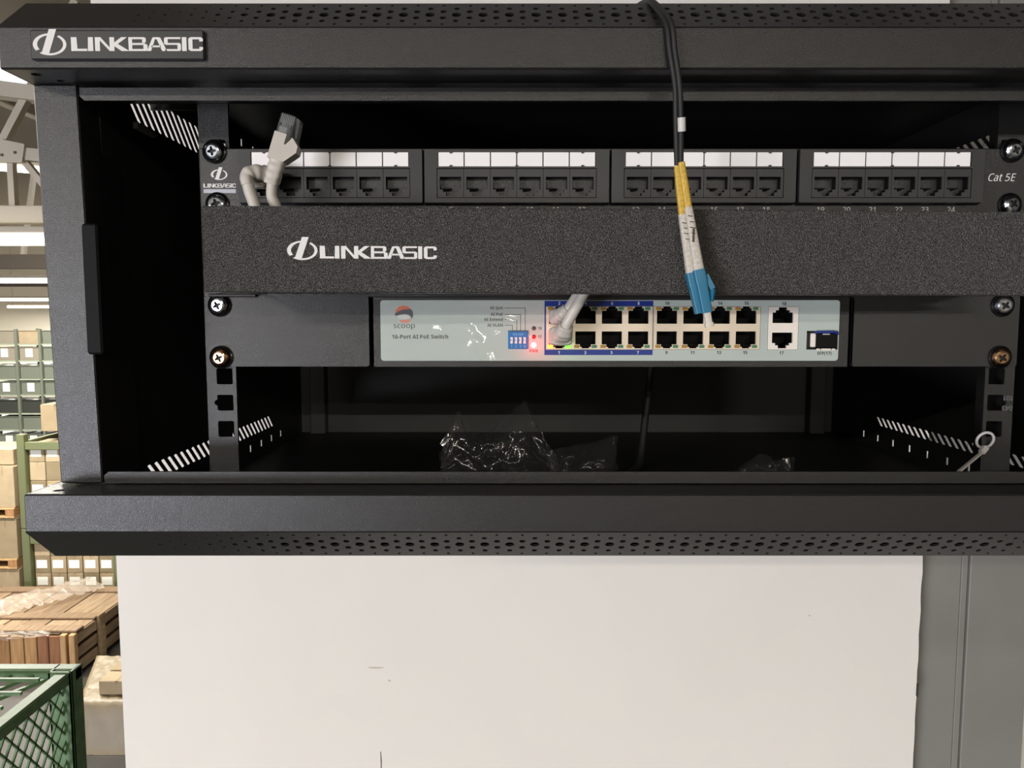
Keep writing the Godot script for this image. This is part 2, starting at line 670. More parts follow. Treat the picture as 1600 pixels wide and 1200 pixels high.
func board() -> void:
	var t := thing("wall_board", "large white board the black cabinet hangs on, with small scuffs", "board", Vector3(10, -3100, -377))
	var b := MB.new()
	# the sawn right edge is a little ragged
	var p := PackedVector2Array([Vector2(-436, 1200), Vector2(-436, -3100)])
	for k in 12:
		p.append(Vector2(452 + 0.9 * sin(k * 2.7), -3100 + 2500.0 * k / 11.0))
	for k in 40:
		p.append(Vector2(452.5 + 0.8 * sin(k * 3.1) * cos(k * 1.3), -590 + 14.0 * k))
	p.append(Vector2(452, 1200))
	b.prism(p, -386, -368)
	part(t, "panel", b, M.board)
	b = MB.new()
	b.prism(poly([-148.4, -488, -147.6, -488, -146.9, -500, -147.6, -520, -148.6, -520, -148.0, -502]), -368, -367.9)
	b.prism(poly([452.2, -408, 454.6, -408, 454.0, -425, 452.0, -422]), -368, -367.5)
	part(t, "scratch", b, M.crack)
	b = MB.new()
	b.prism(disc(Vector2(-137, -405), 1.6, 1.3), -368, -367.9)
	b.prism(disc(Vector2(-152, -390), 9.0, 1.1), -368, -367.9)
	b.prism(disc(Vector2(-60, -560), 1.1, 1.0), -368, -367.9)
	b.prism(disc(Vector2(330, -330), 1.6, 0.8), -368, -367.9)
	part(t, "scuff", b, M.mark)
	t = thing("steel_column", "grey painted steel column behind the right edge of the white board", "column", Vector3(500, -3100, -400))
	b = MB.new()
	b.box(400, 508, -3100, 1200, -420, -388, 1)
	part(t, "flange", b, M.column)
	b = MB.new()
	b.box(508.5, 517, -3100, 1200, -420, -389.5, 1.5)
	part(t, "weld_strip", b, M.column)
	b = MB.new()
	b.box(517.5, 588, -3100, 1200, -420, -387, 1)
	part(t, "flange", b, M.column)
	t = thing("wall_partition", "pale partition behind the grey column", "partition", Vector3(900, -3100, -470))
	b = MB.new()
	b.box(430, 1400, -3100, 1200, -480, -440)
	part(t, "panel", b, M.board)


# ------------------------------------------------------------------ the cabinet
func perforations(x0: float, x1: float, fade: float) -> Array:      # holes in the sloping grille: u along it, v up it (0 at the front edge)
	var holes := []
	var cuts := []
	var k := 0
	var x := x0
	while x < x1:
		cuts.append(x)
		for row in 7:
			if (row + k) % 2 == 0:
				continue
			var r: float = [0.8, 1.35, 1.6, 2.35, 1.6, 1.35, 0.8][row]
			r *= clampf((x - x0) / fade, 0.3, 1.0) * clampf((x1 - x) / fade, 0.3, 1.0)
			holes.append(disc(Vector2(x, 12.6 + 3.3 * (row - 3)), r * 1.05, r * 0.95, 10))
		k += 1
		x += 6.6
	return [holes, cuts]


func bezel(t: Node3D, s: float) -> void:                          # s +1 the top one, -1 the bottom one (mirrored about y 15)
	var Y := func(y: float) -> float: return 15.0 + s * (y - 15.0)
	var ylo: float = minf(Y.call(120.9), Y.call(140.9))
	var b := MB.new()
	b.box(-251, 369, ylo, ylo + 20, 68.4, 70, 0.7)
	b.box(-251, -249.4, ylo, ylo + 20, 10, 69.5, 0.6)
	b.box(367.4, 369, ylo, ylo + 20, 10, 69.5, 0.6)
	# hips at the ends and the lid
	var q := func(x: float, z: float, y: float) -> Vector3: return Vector3(x, Y.call(y), z)
	var hip := [[-251.0, -247.0], [369.0, 365.0]]
	for h in hip:
		var a: Vector3 = q.call(h[0], 70, 140.9)
		var c: Vector3 = q.call(h[0], 0, 140.9)
		var d: Vector3 = q.call(h[1], 0, 158.8)
		var e: Vector3 = q.call(h[1], 52.2, 158.8)
		b.quad(a, c, d, e)
		b.quad(e, d, c, a)
	var lid: float = Y.call(158.8)
	b.box(-247, 365, minf(lid, lid - s * 1.2), maxf(lid, lid - s * 1.2), -30, 52.2, 0.4)
	var nm := "top_bezel" if s > 0 else "bottom_bezel"
	var o := part(t, nm, b, M.powder)
	# the flange towards the opening, with two round holes at each end
	b = MB.new()
	b.xf = Transform3D(Basis(Vector3(1, 0, 0), Vector3(0, 0, 1), Vector3(0, -1, 0)), Vector3(0, ylo + (0.0 if s > 0 else 20.0) + (1.2 if s > 0 else 0.0), 0))
	var holes := []
	for x in [-233.0, 351.0]:
		holes.append(disc(Vector2(x - 5.0, 61), 3.0, 2.6))
		holes.append(disc(Vector2(x + 1.0, 50.5), 2.2, 2.0))
	b.plate(rect(-249.4, 367.4, 10, 68.4), holes, [-238.0, -232.0, 346.0, 352.0], 0, 1.2)
	part(o, "flange", b, M.powder)
	# the perforated slope
	b = MB.new()
	var dir := Vector3(0, s * 0.7071, -0.7071)
	b.xf = Transform3D(Basis(Vector3(1, 0, 0), dir, Vector3(0, s * 0.7071, 0.7071)), Vector3(0, Y.call(140.9), 70))
	var pf := perforations(-186.0, 318.0, 70.0)
	b.plate(poly([-251, 0, 369, 0, 365, 25.2, -247, 25.2]), pf[0], pf[1], -1.2, 0)
	part(o, "perforated_grille", b, M.powder)
	# an added dark liner inside, so that the holes open on shade
	b = MB.new()
	b.box(-236, 354, minf(Y.call(123), Y.call(152)), maxf(Y.call(123), Y.call(152)), 0, 40)
	part(o, "shade_box", b, M.inner)


func slots(left: bool) -> Array:
	var holes := []
	var cuts := []
	var s := 1.0 if left else -1.0
	for i in 36:
		var z := 16.0 - 9.4 * i
		if i < 3 or i > 29:
			continue
		for row in [[117.5, 136.5 if left else 131.0], [-103.5 if left else -102.0, -92.0 if left else -94.0]]:
			if i == 3 and row[0] < 0:
				continue
			var h: float = row[1] - row[0]
			var lean: float = s * h * 0.5
			holes.append(poly([z - 2.5 - lean, row[0] + 0.6, z - lean, row[0], z + 2.5 - lean, row[0] + 0.6, z + 2.5 + lean, row[1] - 0.6, z + lean, row[1], z - 2.5 + lean, row[1] - 0.6]))
			cuts.append(z)
	for i in 11:
		var z := 2.0 - 29.0 * i
		for y in ([142.5, -117.0] if left else [-117.0]):
			holes.append(rect(z - 1.6, z + 1.6, y, y + 6.0))
		cuts.append(z)
	return [holes, cuts]


func rail(t: Node3D, x0: float, s: float) -> void:                # x0 outer edge, s towards the middle
	var b := MB.new()
	var holes := []
	var cx := x0 + s * 10.7
	for u in 4:
		for k in 3:
			var y := 97.9 - 44.45 * u - 15.875 * k
			if k == 1 and u == 3:
				var p := round_rect(cx - 4.8, cx + 4.8, y - 4.8, y + 4.8, 0.9, 3)
				p = Geometry2D.merge_polygons(p, disc(Vector2(cx - s * 4.8, y), 1.8, 1.8))[0]
				holes.append(p)
			else:
				holes.append(round_rect(cx - 4.8, cx + 4.8, y - 4.8, y + 4.8, 0.9, 3))
	b.plate(rect(minf(x0, x0 + s * 17.6), maxf(x0, x0 + s * 17.6), -123, 150), holes, [cx], -2, 0)
	b.box(minf(x0, x0 + s * 2), maxf(x0, x0 + s * 2), -123, 150, -34, -2)
	var o := part(t, "mounting_rail", b, M.powder)
	for y in [-122.0, 128.0]:
		b = MB.new()
		var xe := -224.5 if s > 0 else 344.5
		b.box(minf(x0, xe), maxf(x0, xe), y, y + 16, -34, -32)
		part(o, "rail_bracket", b, M.inner)


func glyphs(b: MB, x: float, y: float, w: float, h: float, z0: float, z1: float) -> void:      # the nine wide letters of the maker's name
	var m := func(a: Array) -> PackedVector2Array:
		var p := PackedVector2Array()
		for i in range(0, a.size(), 2):
			p.append(Vector2(x + (a[i] - 370.0) / 975.0 * w, y + (110.0 - a[i + 1]) / 110.0 * h))
		return p
	for a in [
		[370, 0, 412, 0, 416, 92, 488, 92, 488, 110, 370, 110],
		[497, 0, 533, 0, 533, 110, 493, 110],
		[547, 0, 588, 0, 655, 82, 655, 0, 690, 0, 690, 42, 742, 0, 785, 0, 716, 54, 800, 110, 742, 110, 690, 72, 690, 110, 655, 110, 583, 26, 583, 110, 547, 110],
		[795, 0, 822, 0, 822, 110, 795, 110], [822, 0, 908, 0, 924, 8, 924, 40, 908, 48, 896, 48, 896, 16, 822, 16],
		[822, 46, 908, 46, 935, 62, 935, 98, 925, 110, 822, 110, 822, 94, 904, 94, 904, 62, 822, 62],
		[930, 110, 974, 2, 990, 0, 1016, 0, 1004, 16, 992, 16, 960, 110], [1004, 16, 1016, 0, 1032, 4, 1078, 110, 1042, 110], [968, 66, 1030, 66, 1036, 80, 962, 80],
		[1068, 0, 1180, 0, 1180, 15, 1086, 15, 1086, 46, 1170, 46, 1182, 56, 1182, 100, 1172, 110, 1066, 110, 1066, 95, 1156, 95, 1156, 61, 1070, 61, 1058, 52, 1058, 10],
		[1190, 0, 1224, 0, 1224, 110, 1190, 110],
		[1254, 0, 1330, 0, 1345, 12, 1345, 34, 1318, 34, 1318, 17, 1268, 17, 1268, 93, 1318, 93, 1318, 78, 1345, 78, 1345, 98, 1330, 110, 1254, 110, 1238, 98, 1238, 12],
	]:
		b.prism(m.call(a), z0, z1)


func emblem(b: MB, c: Vector2, w: float, z0: float, z1: float) -> void:     # an oval ring with a slanted stroke through it
	var k := w / 256.0
	var n := 40
	for part_ in [[76.0, 214.0], [-128.0, 56.0]]:
		var p := PackedVector2Array()
		for i in n + 1:
			var a := deg_to_rad(lerpf(part_[0], part_[1], float(i) / n))
			p.append(c + Vector2(127 * cos(a), 80 * sin(a)) * k)
		for i in n + 1:
			var a := deg_to_rad(lerpf(part_[1], part_[0], float(i) / n))
			p.append(c + Vector2(98 * cos(a) + 4, 66 * sin(a) + 1) * k)
		b.prism(p, z0, z1)
	b.prism(PackedVector2Array([c + Vector2(0, 112) * k, c + Vector2(-64, -66) * k, c + Vector2(-52, -74) * k, c + Vector2(-8, -72) * k, c + Vector2(56, 112) * k]), z0, z1 + 0.06)


func cabinet() -> void:
	var t := thing("network_cabinet", "open black wall-mounted network cabinet with perforated top and bottom bezels", "cabinet", Vector3(59, -130, -365))
	bezel(t, 1.0)
	bezel(t, -1.0)
	for s in [-1.0, 1.0]:
		var b := MB.new()
		var xo: float = 59 + s * 306
		var xi: float = 59 + s * 283
		# the frame splays by a few millimetres towards the top
		b.xf = Transform3D(Basis(Vector3(1, 0, 0), Vector3(s * 0.018, 1, 0), Vector3(0, 0, 1)), Vector3(s * 1.1, 0, 0))
		b.box(minf(xo, xi), maxf(xo, xi), -90.6, 120.8, 43.4, 45, 0.7)
		b.box(minf(xi, xi + s * 1.4), maxf(xi, xi + s * 1.4), -90.6, 120.8, 2, 44.6, 0.5)
		b.box(minf(xo, xo - s * 1.4), maxf(xo, xo - s * 1.4), -90.6, 120.8, 2, 44.6, 0.5)
		part(t, "side_post", b, M.powder)
		b = MB.new()
		var sl := slots(s < 0)
		var xs: float = 59 + s * 286
		b.xf = Transform3D(Basis(Vector3(0, 0, 1), Vector3(0, 1, 0), Vector3(-1, 0, 0)), Vector3(xs, 0, 0))
		b.plate(rect(-364, 24, -125, 157), sl[0], sl[1], -0.3, 0.3)
		part(t, "side_panel", b, M.inner)
	var b := MB.new()
	b.box(-228, 346, 156, 158, -364, 40)
	part(t, "roof_panel", b, M.inner)
	b = MB.new()
	b.box(-228, 346, -126, -124, -364, 40)
	part(t, "floor_panel", b, M.inner)
	b = MB.new()
	b.box(-228, 346, -126, 158, -366, -364)
	for x in [-214.0, 316.0]:
		b.box(x, x + 16, -124, 156, -364, -350, 0.8)
	part(t, "back_panel", b, M.back)
	b = MB.new()
	b.prism(poly([-225.5, 118.9, -225.5, 114.6, -223, 112.4, 341, 112.4, 343.5, 114.6, 343.5, 118.9]), 44.6, 46)
	part(t, "lip", b, M.powder)
	b = MB.new()
	b.prism(poly([-222, -88.9, -222, -86.0, -219.5, -84.0, 337.5, -84.0, 340, -86.0, 340, -88.9]), 44.6, 46)
	b.prism(poly([-222, -88.9, 340, -88.9, 340, -125, -222, -125]), 36, 37.2)
	b.box(-222, 340, -90.4, -88.9, 36, 45.6)
	part(t, "lip", b, M.powder)
	rail(t, -182.6, 1.0)
	rail(t, 300.6, -1.0)
	# height numbers printed head down on the right rail
	text(t, "rail_number", "101", Vector3(297.4, -48.6, 0.05), 2.8, M.print_grey, 0, false, PI)
	text(t, "rail_number", "043", Vector3(297.2, -54.6, 0.05), 2.8, M.print_grey, 0, false, PI)
	b = MB.new()
	b.box(-227.4, -219.0, -20, 49, 44, 47.4, 1.0)
	b.box(-221.5, -219.0, -20, 49, 36, 46, 0.6)
	part(t, "lock_catch", b, M.plastic_dark)
	b = MB.new()
	b.xf.origin = Vector3(-225.6, 116.5, -14)
	b.box(0, 3.4, -5, -1, -20, 4, 0.5)
	part(t, "cutout_plate", b, M.print_grey)  # added grey plate, the dim light of a cut-out put into its colour
	# the raised name plate on the top bezel
	b = MB.new()
	b.box(-234, -149.6, 124.6, 138.6, 70, 72.2, 0.6)
	var bd := part(t, "badge", b, M.plastic)
	b = MB.new()
	emblem(b, Vector2(-224.4, 131.7), 16.4, 72.2, 72.35)
	part(bd, "emblem", b, M.print_white)
	b = MB.new()
	glyphs(b, -214.0, 128.6, 64.0, 6.5, 72.2, 72.35)
	part(bd, "lettering", b, M.print_white)


# ------------------------------------------------------------------ screws
var head: ArrayMesh
var recess: ArrayMesh
var cup: ArrayMesh


func make_bolts() -> void:
	var b := MB.new()
	b.lathe([[5.5, 0.0], [5.5, 1.0], [5.1, 1.9], [4.2, 2.7], [3.2, 3.1]], 28)
	var cross := PackedVector2Array()
	for k in 4:
		var a := TAU * k / 4
		for q in [Vector2(2.6, -0.55), Vector2(2.6, 0.55), Vector2(0.9, 0.9)]:
			cross.append(q.rotated(a))
	b.plate(disc(Vector2.ZERO, 3.2, 3.2, 28), [cross], [0.0], 1.4, 3.1)
	head = b.mesh(Z0, 0.001)
	b = MB.new()
	b.prism(disc(Vector2.ZERO, 3.2, 3.2), 0.8, 1.45)
	recess = b.mesh(Z0, 0.001)
	b = MB.new()
	b.lathe([[7.0, 0.0], [6.9, 0.8], [5.9, 1.3], [5.4, 0.5]], 28)
	cup = b.mesh(Z0, 0.001)


func bolt(t: Node3D, at: Vector3, turn: float, tilt: Vector2, warm := false) -> void:
	if head == null:
		make_bolts()
	var o := put(t, "cross_head_screw", head, M.zinc_warm if warm else M.zinc, (at + Vector3(0, 0, 0.8) - base) * 0.001)
	o.rotation = Vector3(tilt.x, tilt.y, turn)
	put(o, "recess", recess, M.dark)  # dark colour stands in for the shade inside the cross
	put(t, "cup_washer", cup, M.washer, (at - base) * 0.001)


# ------------------------------------------------------------------ the patch panel
func jack_hole(c: Vector2, up: float, w := 6.15, k := 1.0) -> PackedVector2Array:   # RJ45 opening, its latch notch below when up is 1
	var p := PackedVector2Array()
	for q in [[-1.0, 3.6], [1.0, 3.6], [1.0, -3.6], [0.7, -3.6], [0.7, -5.2], [0.42, -5.2], [0.42, -7.2], [-0.42, -7.2], [-0.42, -5.2], [-0.7, -5.2], [-0.7, -3.6], [-1.0, -3.6]]:
		p.append(c + Vector2(q[0] * w, up * q[1] * k))
	return MB.ccw(p)


func patch_panel() -> void:
	var t := thing("patch_bay", "black 24-port patch panel with white label strips above the duct cover", "patch panel", Vector3(59, 54, 0))
	var b := MB.new()
	b.box(-181.8, 300.2, 54, 97.4, 0.2, 2.2, 0.5)
	b.box(-155, 274, 60, 95, -40, 0.2)
	part(t, "panel_plate", b, M.powder)
	var face := MB.new()                                           # one jack
	face.plate(rect(-7.5, 7.5, -8.0, 8.0), [jack_hole(Vector2(0, 0), 1.0)], [0.0], -1.0, 0.0)
	var jm := face.mesh(Z0, 0.001)
	var inner := MB.new()
	inner.wall(jack_hole(Vector2(0, 0), 1.0), -13, -1.0, false)
	inner.cap(rect(-7, 7, -8, 5), -13, true)
	var im := inner.mesh(Z0, 0.001)
	var wires := MB.new()
	for k in 8:
		wires.obox(Vector3(-3.6 + 1.02 * k, 3.2, -11.5), Vector3(-3.6 + 1.02 * k, -1.6, -7.5), 0.35, 0.3)
	wires.box(-5.9, 0.6, -3.2, -2.5, -6.0, -1.2)
	var wm := wires.mesh(Z0, 0.001)
	var cd := MB.new()
	cd.box(-7.2, 7.2, -3.95, 3.95, -0.3, 0)
	var cm := cd.mesh(Z0, 0.001)
	var xs := [-104.6, 2.7, 110.3, 218.3]
	for i in 4:
		var c: float = xs[i]
		b = MB.new()
		var o := round_rect(c - 53.0, c + 53.0, 65.6, 95.7, 0.6, 2)
		var lw := rect(c - 45.4, c + 45.4, 86.0, 94.2)
		var pw := rect(c - 46.0, c + 46.0, 68.2, 85.0)
		b.plate(o, [lw, pw], [c], 2.2, 8.0)
		# a sloping rim down to the plate
		for k in o.size():
			var p0 := MB.ccw(o)[k]
			var p1 := MB.ccw(o)[(k + 1) % o.size()]
			var cc := Vector2(c, 80.6)
			var q0 := cc + (p0 - cc) * Vector2(1.011, 1.05)
			var q1 := cc + (p1 - cc) * Vector2(1.011, 1.05)
			b.quad(Vector3(q0.x, q0.y, 2.2), Vector3(q1.x, q1.y, 2.2), Vector3(p1.x, p1.y, 7.4), Vector3(p0.x, p0.y, 7.4))
		for x in [c - 37.8, c, c + 37.8]:                            # little lugs that hold the strip
			for y in [86.1, 94.1]:
				b.prism(disc(Vector2(x, y), 0.9, 0.8, 10), 7.4, 8.1)
		b.box(c - 45.6, c + 45.6, 86, 94.3, 2.2, 6.9)
		var m := part(t, "port_module", b, M.plastic)
		for k in 6:
			put(m, "label_card", cm, M.card, (Vector3(c - 37.75 + 15.1 * k, 90.1, 7.35) - base) * 0.001)
			var j := put(m, "jack", jm, M.plastic, (Vector3(c - 38.1 + 15.25 * k, 76.6, 7.7) - base) * 0.001)
			put(m, "jack_cavity", im, M.cavity, j.position)
			put(m, "contact_pins", wm, M.cavity, j.position)
	for i in 24:
		text(t, "port_number", str(i + 1), Vector3(xs[i / 6] - 38.1 + 15.25 * (i % 6), 62.3, 2.25), 3.1, M.print_white)
	text(t, "category_mark", "Cat 5E", Vector3(277.0, 80.8, 2.25), 4.4, M.print_white, -1, false, 0.0, 0.93, 0.22)
	b = MB.new()
	emblem(b, Vector2(-170.4, 82.4), 9.6, 2.2, 2.26)
	part(t, "emblem", b, M.print_white)
	b = MB.new()
	glyphs(b, -179.8, 75.0, 18.9, 2.3, 2.2, 2.26)
	part(t, "lettering", b, M.print_white)
	b = MB.new()
	b.box(-179.8, -161.0, 71.9, 74.1, 2.2, 2.26)
	part(t, "printed_bar", b, mat(Color(0.72, 0.72, 0.76), 0.5))
	bolt(t, Vector3(-172.6, 95.4, 2.2), 0.12, Vector2(0.1, -0.1))
	bolt(t, Vector3(-171.9, 65.4, 2.2), 0.3, Vector2(0.0, 0.1))
	bolt(t, Vector3(290.0, 96.0, 2.2), 0.5, Vector2(0.1, 0.1))
	bolt(t, Vector3(290.3, 65.0, 2.2), 0.9, Vector2(-0.1, 0.1))


# ------------------------------------------------------------------ the cable duct
func duct() -> void:
	var t := thing("cable_manager", "black horizontal cable duct with a wide cover, sparkle painted in, bearing white lettering", "cable manager", Vector3(59, 11, 0))
	var b := MB.new()
	b.box(-181.8, 300.2, 11.4, 53.6, 0.2, 2.2, 0.5)
	part(t, "back_plate", b, M.powder)
	b = MB.new()
	for k in 42:
		for y in [13.4, 52.6]:
			b.box(-150 + 10.1 * k, -144 + 10.1 * k, y, y + 1.4, 2.2, 44, 0.4)
	var f := part(t, "duct_fingers", b, M.plastic)
	f.set_meta("kind", "stuff")
	var xf := Transform3D(Basis(Vector3.UP, deg_to_rad(1.6)) * Basis(Vector3.BACK, deg_to_rad(-0.2)), Vector3(59, 33.7, 55.4))
	b = MB.new()
	b.xf = xf
	b.box(-217, 217, -21.9, 21.9, -1.4, 0, 0.6)
	b.box(-217, 217, 20.5, 21.9, -9, -1, 0.3)
	b.box(-217, 217, -21.9, -20.5, -9, -1, 0.3)
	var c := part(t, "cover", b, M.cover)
	b = MB.new()
	b.xf = xf
	emblem(b, Vector2(-166.5, -0.4), 15.6, 0, 0.08)
	part(c, "emblem", b, M.print_white)
	b = MB.new()
	b.xf = xf
	glyphs(b, -157.6, -4.4, 59.8, 6.4, 0, 0.08)
	part(c, "lettering", b, M.print_white)
	# the little hinge tongue at the lower left of the cover
	b = MB.new()
	b.box(-178, -150, 11.6, 13.4, 2.2, 5.4, 0.5)
	part(t, "hinge_tongue", b, M.plastic)


# ------------------------------------------------------------------ the switch
func network_switch() -> void:
	var t := thing("network_switch", "grey-faced 16-port network switch with blue port bands and lit lamps below the duct", "network switch", Vector3(59, -30, 0))
	var wins := [rect(20.0, 83.2, -19.4, 6.1), rect(83.6, 146.8, -19.4, 6.1), rect(151.3, 169.3, -19.6, 6.1), rect(174.6, 193.0, -19.4, -8.3)]
	var cuts := [51.0, 115.0, 160.0, 184.0]
	var b := MB.new()
	b.plate(rect(-82, 199.4, -29.6, 12.3), wins, cuts, 0.4, 1.8)
	b.box(-82, -80.8, -29.6, 12.3, -170, 0.4)
	b.box(198.2, 199.4, -29.6, 12.3, -170, 0.4)
	b.box(-82, 199.4, 11.1, 12.3, -170, 0.4)
	b.box(-82, 199.4, -29.6, -28.4, -170, 0.4)
	b.box(-82, 199.4, -29.6, 12.3, -171, -170)
	part(t, "casing", b, M.powder)
	# ears: angle brackets with a bend beside the casing
	for s in [-1.0, 1.0]:
		b = MB.new()
		var x0 := -181.0 if s < 0 else 202.0
		var x1 := -84.6 if s < 0 else 299.6
		b.prism(round_rect(x0, x1, -29.4, 12.1, 1.6, 3), 0.6, 2.6)
		var xb := x1 if s < 0 else x0
		b.box(xb - (1.8 if s < 0 else 0.0), xb + (0.0 if s < 0 else 1.8), -29.4, 12.1, -50, 2.5, 0.5)
		var e := part(t, "mounting_ear", b, M.powder)
		for y in [6.9, -23.9]:
			var xx := -172.4 if s < 0 else 289.2
			bolt(e, Vector3(xx, y, 2.6), 0.45 if s < 0 else 1.0, Vector2(0.1, -0.12), y < 0)
	# the printed face
	b = MB.new()
	b.plate(round_rect(-77.8, 193.6, -26.0, 9.8, 1.8, 4), wins, cuts, 1.8, 2.3)
	var f := part(t, "face_label", b, M.face)
	b = MB.new()
	b.box(19.2, 83.4, 6.2, 9.4, 2.3, 2.36)
	b.box(19.2, 83.4, -22.6, -19.5, 2.3, 2.36)
	b.box(19.2, 19.9, -19.5, 6.2, 2.3, 2.36)
	part(f, "blue_band", b, M.blue)
	# logo: a banded globe
	var c := Vector2(-63.8, 1.3)
	var globe := [
		[M.orange, [-5.2, 0.6, -4.8, 2.6, -3.0, 4.6, -0.4, 5.4, 2.2, 4.8, 4.2, 3.2, 2.0, 3.2, -1.0, 2.9, -3.6, 1.8]],
		[M.slate, [-5.5, -0.2, -5.2, 0.6, -3.6, 1.8, -1.0, 2.9, 2.0, 3.2, 4.2, 3.2, 5.3, 1.4, 5.4, -0.6, 4.6, -2.6, 3.9, -1.2, 2.6, -0.1, 0.4, 0.3, -2.4, -0.1, -4.8, -0.8]],
		[M.pale, [-4.4, -1.0, -2.4, -0.3, 0.4, 0.1, 2.6, -0.3, 3.7, -1.3, 3.0, -2.4, 0.6, -2.9, -2.6, -2.6]],
		[M.rose, [-2.8, -3.1, 0.6, -3.2, 3.2, -2.7, 4.4, -2.9, 3.2, -4.3, 0.8, -5.1, -1.6, -4.7]],
	]
	var gm := MB.new()
	gm.prism(disc(c, 0.02, 0.02, 3), 2.3, 2.31)
	var lg := part(f, "logo", gm, M.slate)
	for g in globe:
		b = MB.new()
		var p := PackedVector2Array()
		for i in range(0, g[1].size(), 2):
			p.append(c + Vector2(g[1][i], g[1][i + 1]))
		b.prism(p, 2.3, 2.36)
		part(lg, "logo_band", b, g[0])
	text(f, "lettering", "scoop", Vector3(-63.8, -5.2, 2.33), 3.0, M.print_dark, 0, false, 0.0, 1.19)
	text(f, "lettering", "16-Port AI PoE Switch", Vector3(-71.2, -11.8, 2.33), 2.3, M.print_dark, -1, true, 0.0, 1.02)
	for q in [["AI QoS", 5.2, 7.8], ["AI PoE", 1.4, 5.1], ["AI Extend", -1.6, 2.8], ["AI VLAN", -5.0, 0.2]]:
		text(f, "lettering", q[0], Vector3(-5.2, q[1], 2.33), 1.7, M.print_dark, 1, true, 0.0, 1.02)
		b = MB.new()
		b.box(-4.4, q[2] + 0.15, q[1] - 0.15, q[1] + 0.15, 2.3, 2.34)
		b.box(q[2] - 0.15, q[2] + 0.15, -8.5, q[1], 2.3, 2.34)
		part(f, "leader_line", b, M.print_dark)
	# DIP switches
	b = MB.new()
	b.box(-2.3, 9.6, -19.0, -8.6, 1.8, 3.2, 0.2)
	var d := part(t, "dip_switch", b, M.dip)
	b = MB.new()
	b.box(-2.3, 9.6, -8.6, -8.1, 1.8, 3.0)  # slate strip along the top of the switch block
	part(d, "slate_edge", b, M.slate)
	for k in 4:
		b = MB.new()
		var x := -0.2 + 2.55 * k
		b.box(x - 0.75, x + 0.75, -15.8, -14.0, 3.2, 4.0, 0.15)
		b.box(x - 0.75, x + 0.75, -13.4, -12.0, 3.2, 3.5, 0.1)
		b.box(x - 0.2, x + 0.75, -14.0, -13.4, 3.2, 3.4)
		part(d, "lever", b, M.print_white)
		text(d, "lever_number", str(k + 1), Vector3(x, -17.4, 3.22), 1.5, M.dip_print)
	text(d, "lettering", "ON DIP", Vector3(3.6, -10.4, 3.22), 1.4, M.dip_print)
	# indicator lamps
	for q in [["18", -6.8, M.grey_lens], ["17", -11.8, M.red_lens], ["PWR", -16.7, null]]:
		b = MB.new()
		b.xf.origin = Vector3(12.9, q[1], 2.3)
		var big: float = 1.7 if q[2] == null else 1.3
		b.lathe([[big, 0], [big * 0.9, 0.4], [big * 0.5, 0.8], [0.01, 0.95]], 18)
		var lamp := part(t, "indicator_lamp", b, q[2] if q[2] else glow(Color(1.0, 0.45, 0.5), 5.0))
		if q[2] == null:
			text(lamp, "lettering", "PWR", Vector3(12.9, -20.2, 2.33), 1.8, M.red_print, 0, true, 0.0, 1.0)
			small_light(lamp, Vector3(12.9, q[1], 6.5), Color(1, 0.2, 0.25), 0.0002)
		else:
			text(lamp, "lettering", q[0], Vector3(16.4, q[1], 2.33), 1.7, M.print_dark, 0, true, 0.0, 0.9)
	# port blocks
	var sock := {}
	for up in [1.0, -1.0]:
		var h := block_hole(Vector2.ZERO, up)
		b = MB.new()
		b.wall(h, -11, 0.0, false)
		b.cap(rect(-7, 7, -7, 7), -11, true)
		b.box(-5.8, 5.8, -up * 3.6 - 0.6, -up * 3.6 + 0.6, -10, -4)
		sock[up] = b.mesh(Z0, 0.001)
	var led := MB.new()
	led.box(-1.55, 1.55, -0.85, 0.85, 0, 0.5, 0.3)
	var ledm := led.mesh(Z0, 0.001)
	for blk in 2:
		var ox := 27.9 + 63.7 * blk
		var holes := []
		var cut := []
		for k in 4:
			cut.append(ox + 15.6 * k)
			holes.append(block_hole(Vector2(ox + 15.6 * k, 0.9), -1.0))
			holes.append(block_hole(Vector2(ox + 15.6 * k, -13.6), 1.0))
		b = MB.new()
		b.plate(rect(20.2 + 63.6 * blk, 83.0 + 63.6 * blk, -19.2, 5.9), holes, cut, 1.2, 2.8)
		var pb := part(t, "port_block", b, M.nickel)
		for k in 4:
			for row in 2:
				var cx := ox + 15.6 * k
				var cy := 0.9 if row == 0 else -13.6
				var up := -1.0 if row == 0 else 1.0
				put(pb, "socket", sock[up], M.cavity, (Vector3(cx, cy, 1.2) - base) * 0.001)
				for s in [-1.0, 1.0]:
					var lm: Material = M.yellow_lens if s < 0 else M.green_lens
					var lit: bool = blk == 0 and k == 0 and row == 1
					if lit:
						lm = glow(Color(1.0, 0.55, 0.15), 5.0) if s < 0 else glow(Color(0.4, 1.0, 0.2), 2.2)
					var pos := Vector3(cx + s * 5.2, cy - up * 3.9, 2.75)
					put(pb, "port_lamp", ledm, lm, (pos - base) * 0.001)
					if lit:
						small_light(pb, pos + Vector3(0, 0, 3.0), Color(1, 0.5, 0.1) if s < 0 else Color(0.4, 1, 0.2), 0.00003)
		for k in 8:
			var top := k < 4
			var x := ox + 15.6 * (k % 4)
			text(pb, "port_number", str(8 * blk + 2 * (k % 4) + (2 if top else 1)), Vector3(x, 7.9 if top else -21.2, 2.39), 1.8, M.pale if blk == 0 else M.print_dark, 0, true)
	b = MB.new()
	var uh := [jack_hole(Vector2(160.0, -0.6), -1.0, 6.1, 0.86), jack_hole(Vector2(160.0, -12.4), 1.0, 6.1, 0.86)]
	b.plate(rect(151.5, 169.1, -19.4, 5.9), uh, [160.0], 1.2, 2.8)
	var ub := part(t, "uplink_block", b, M.nickel_pale)
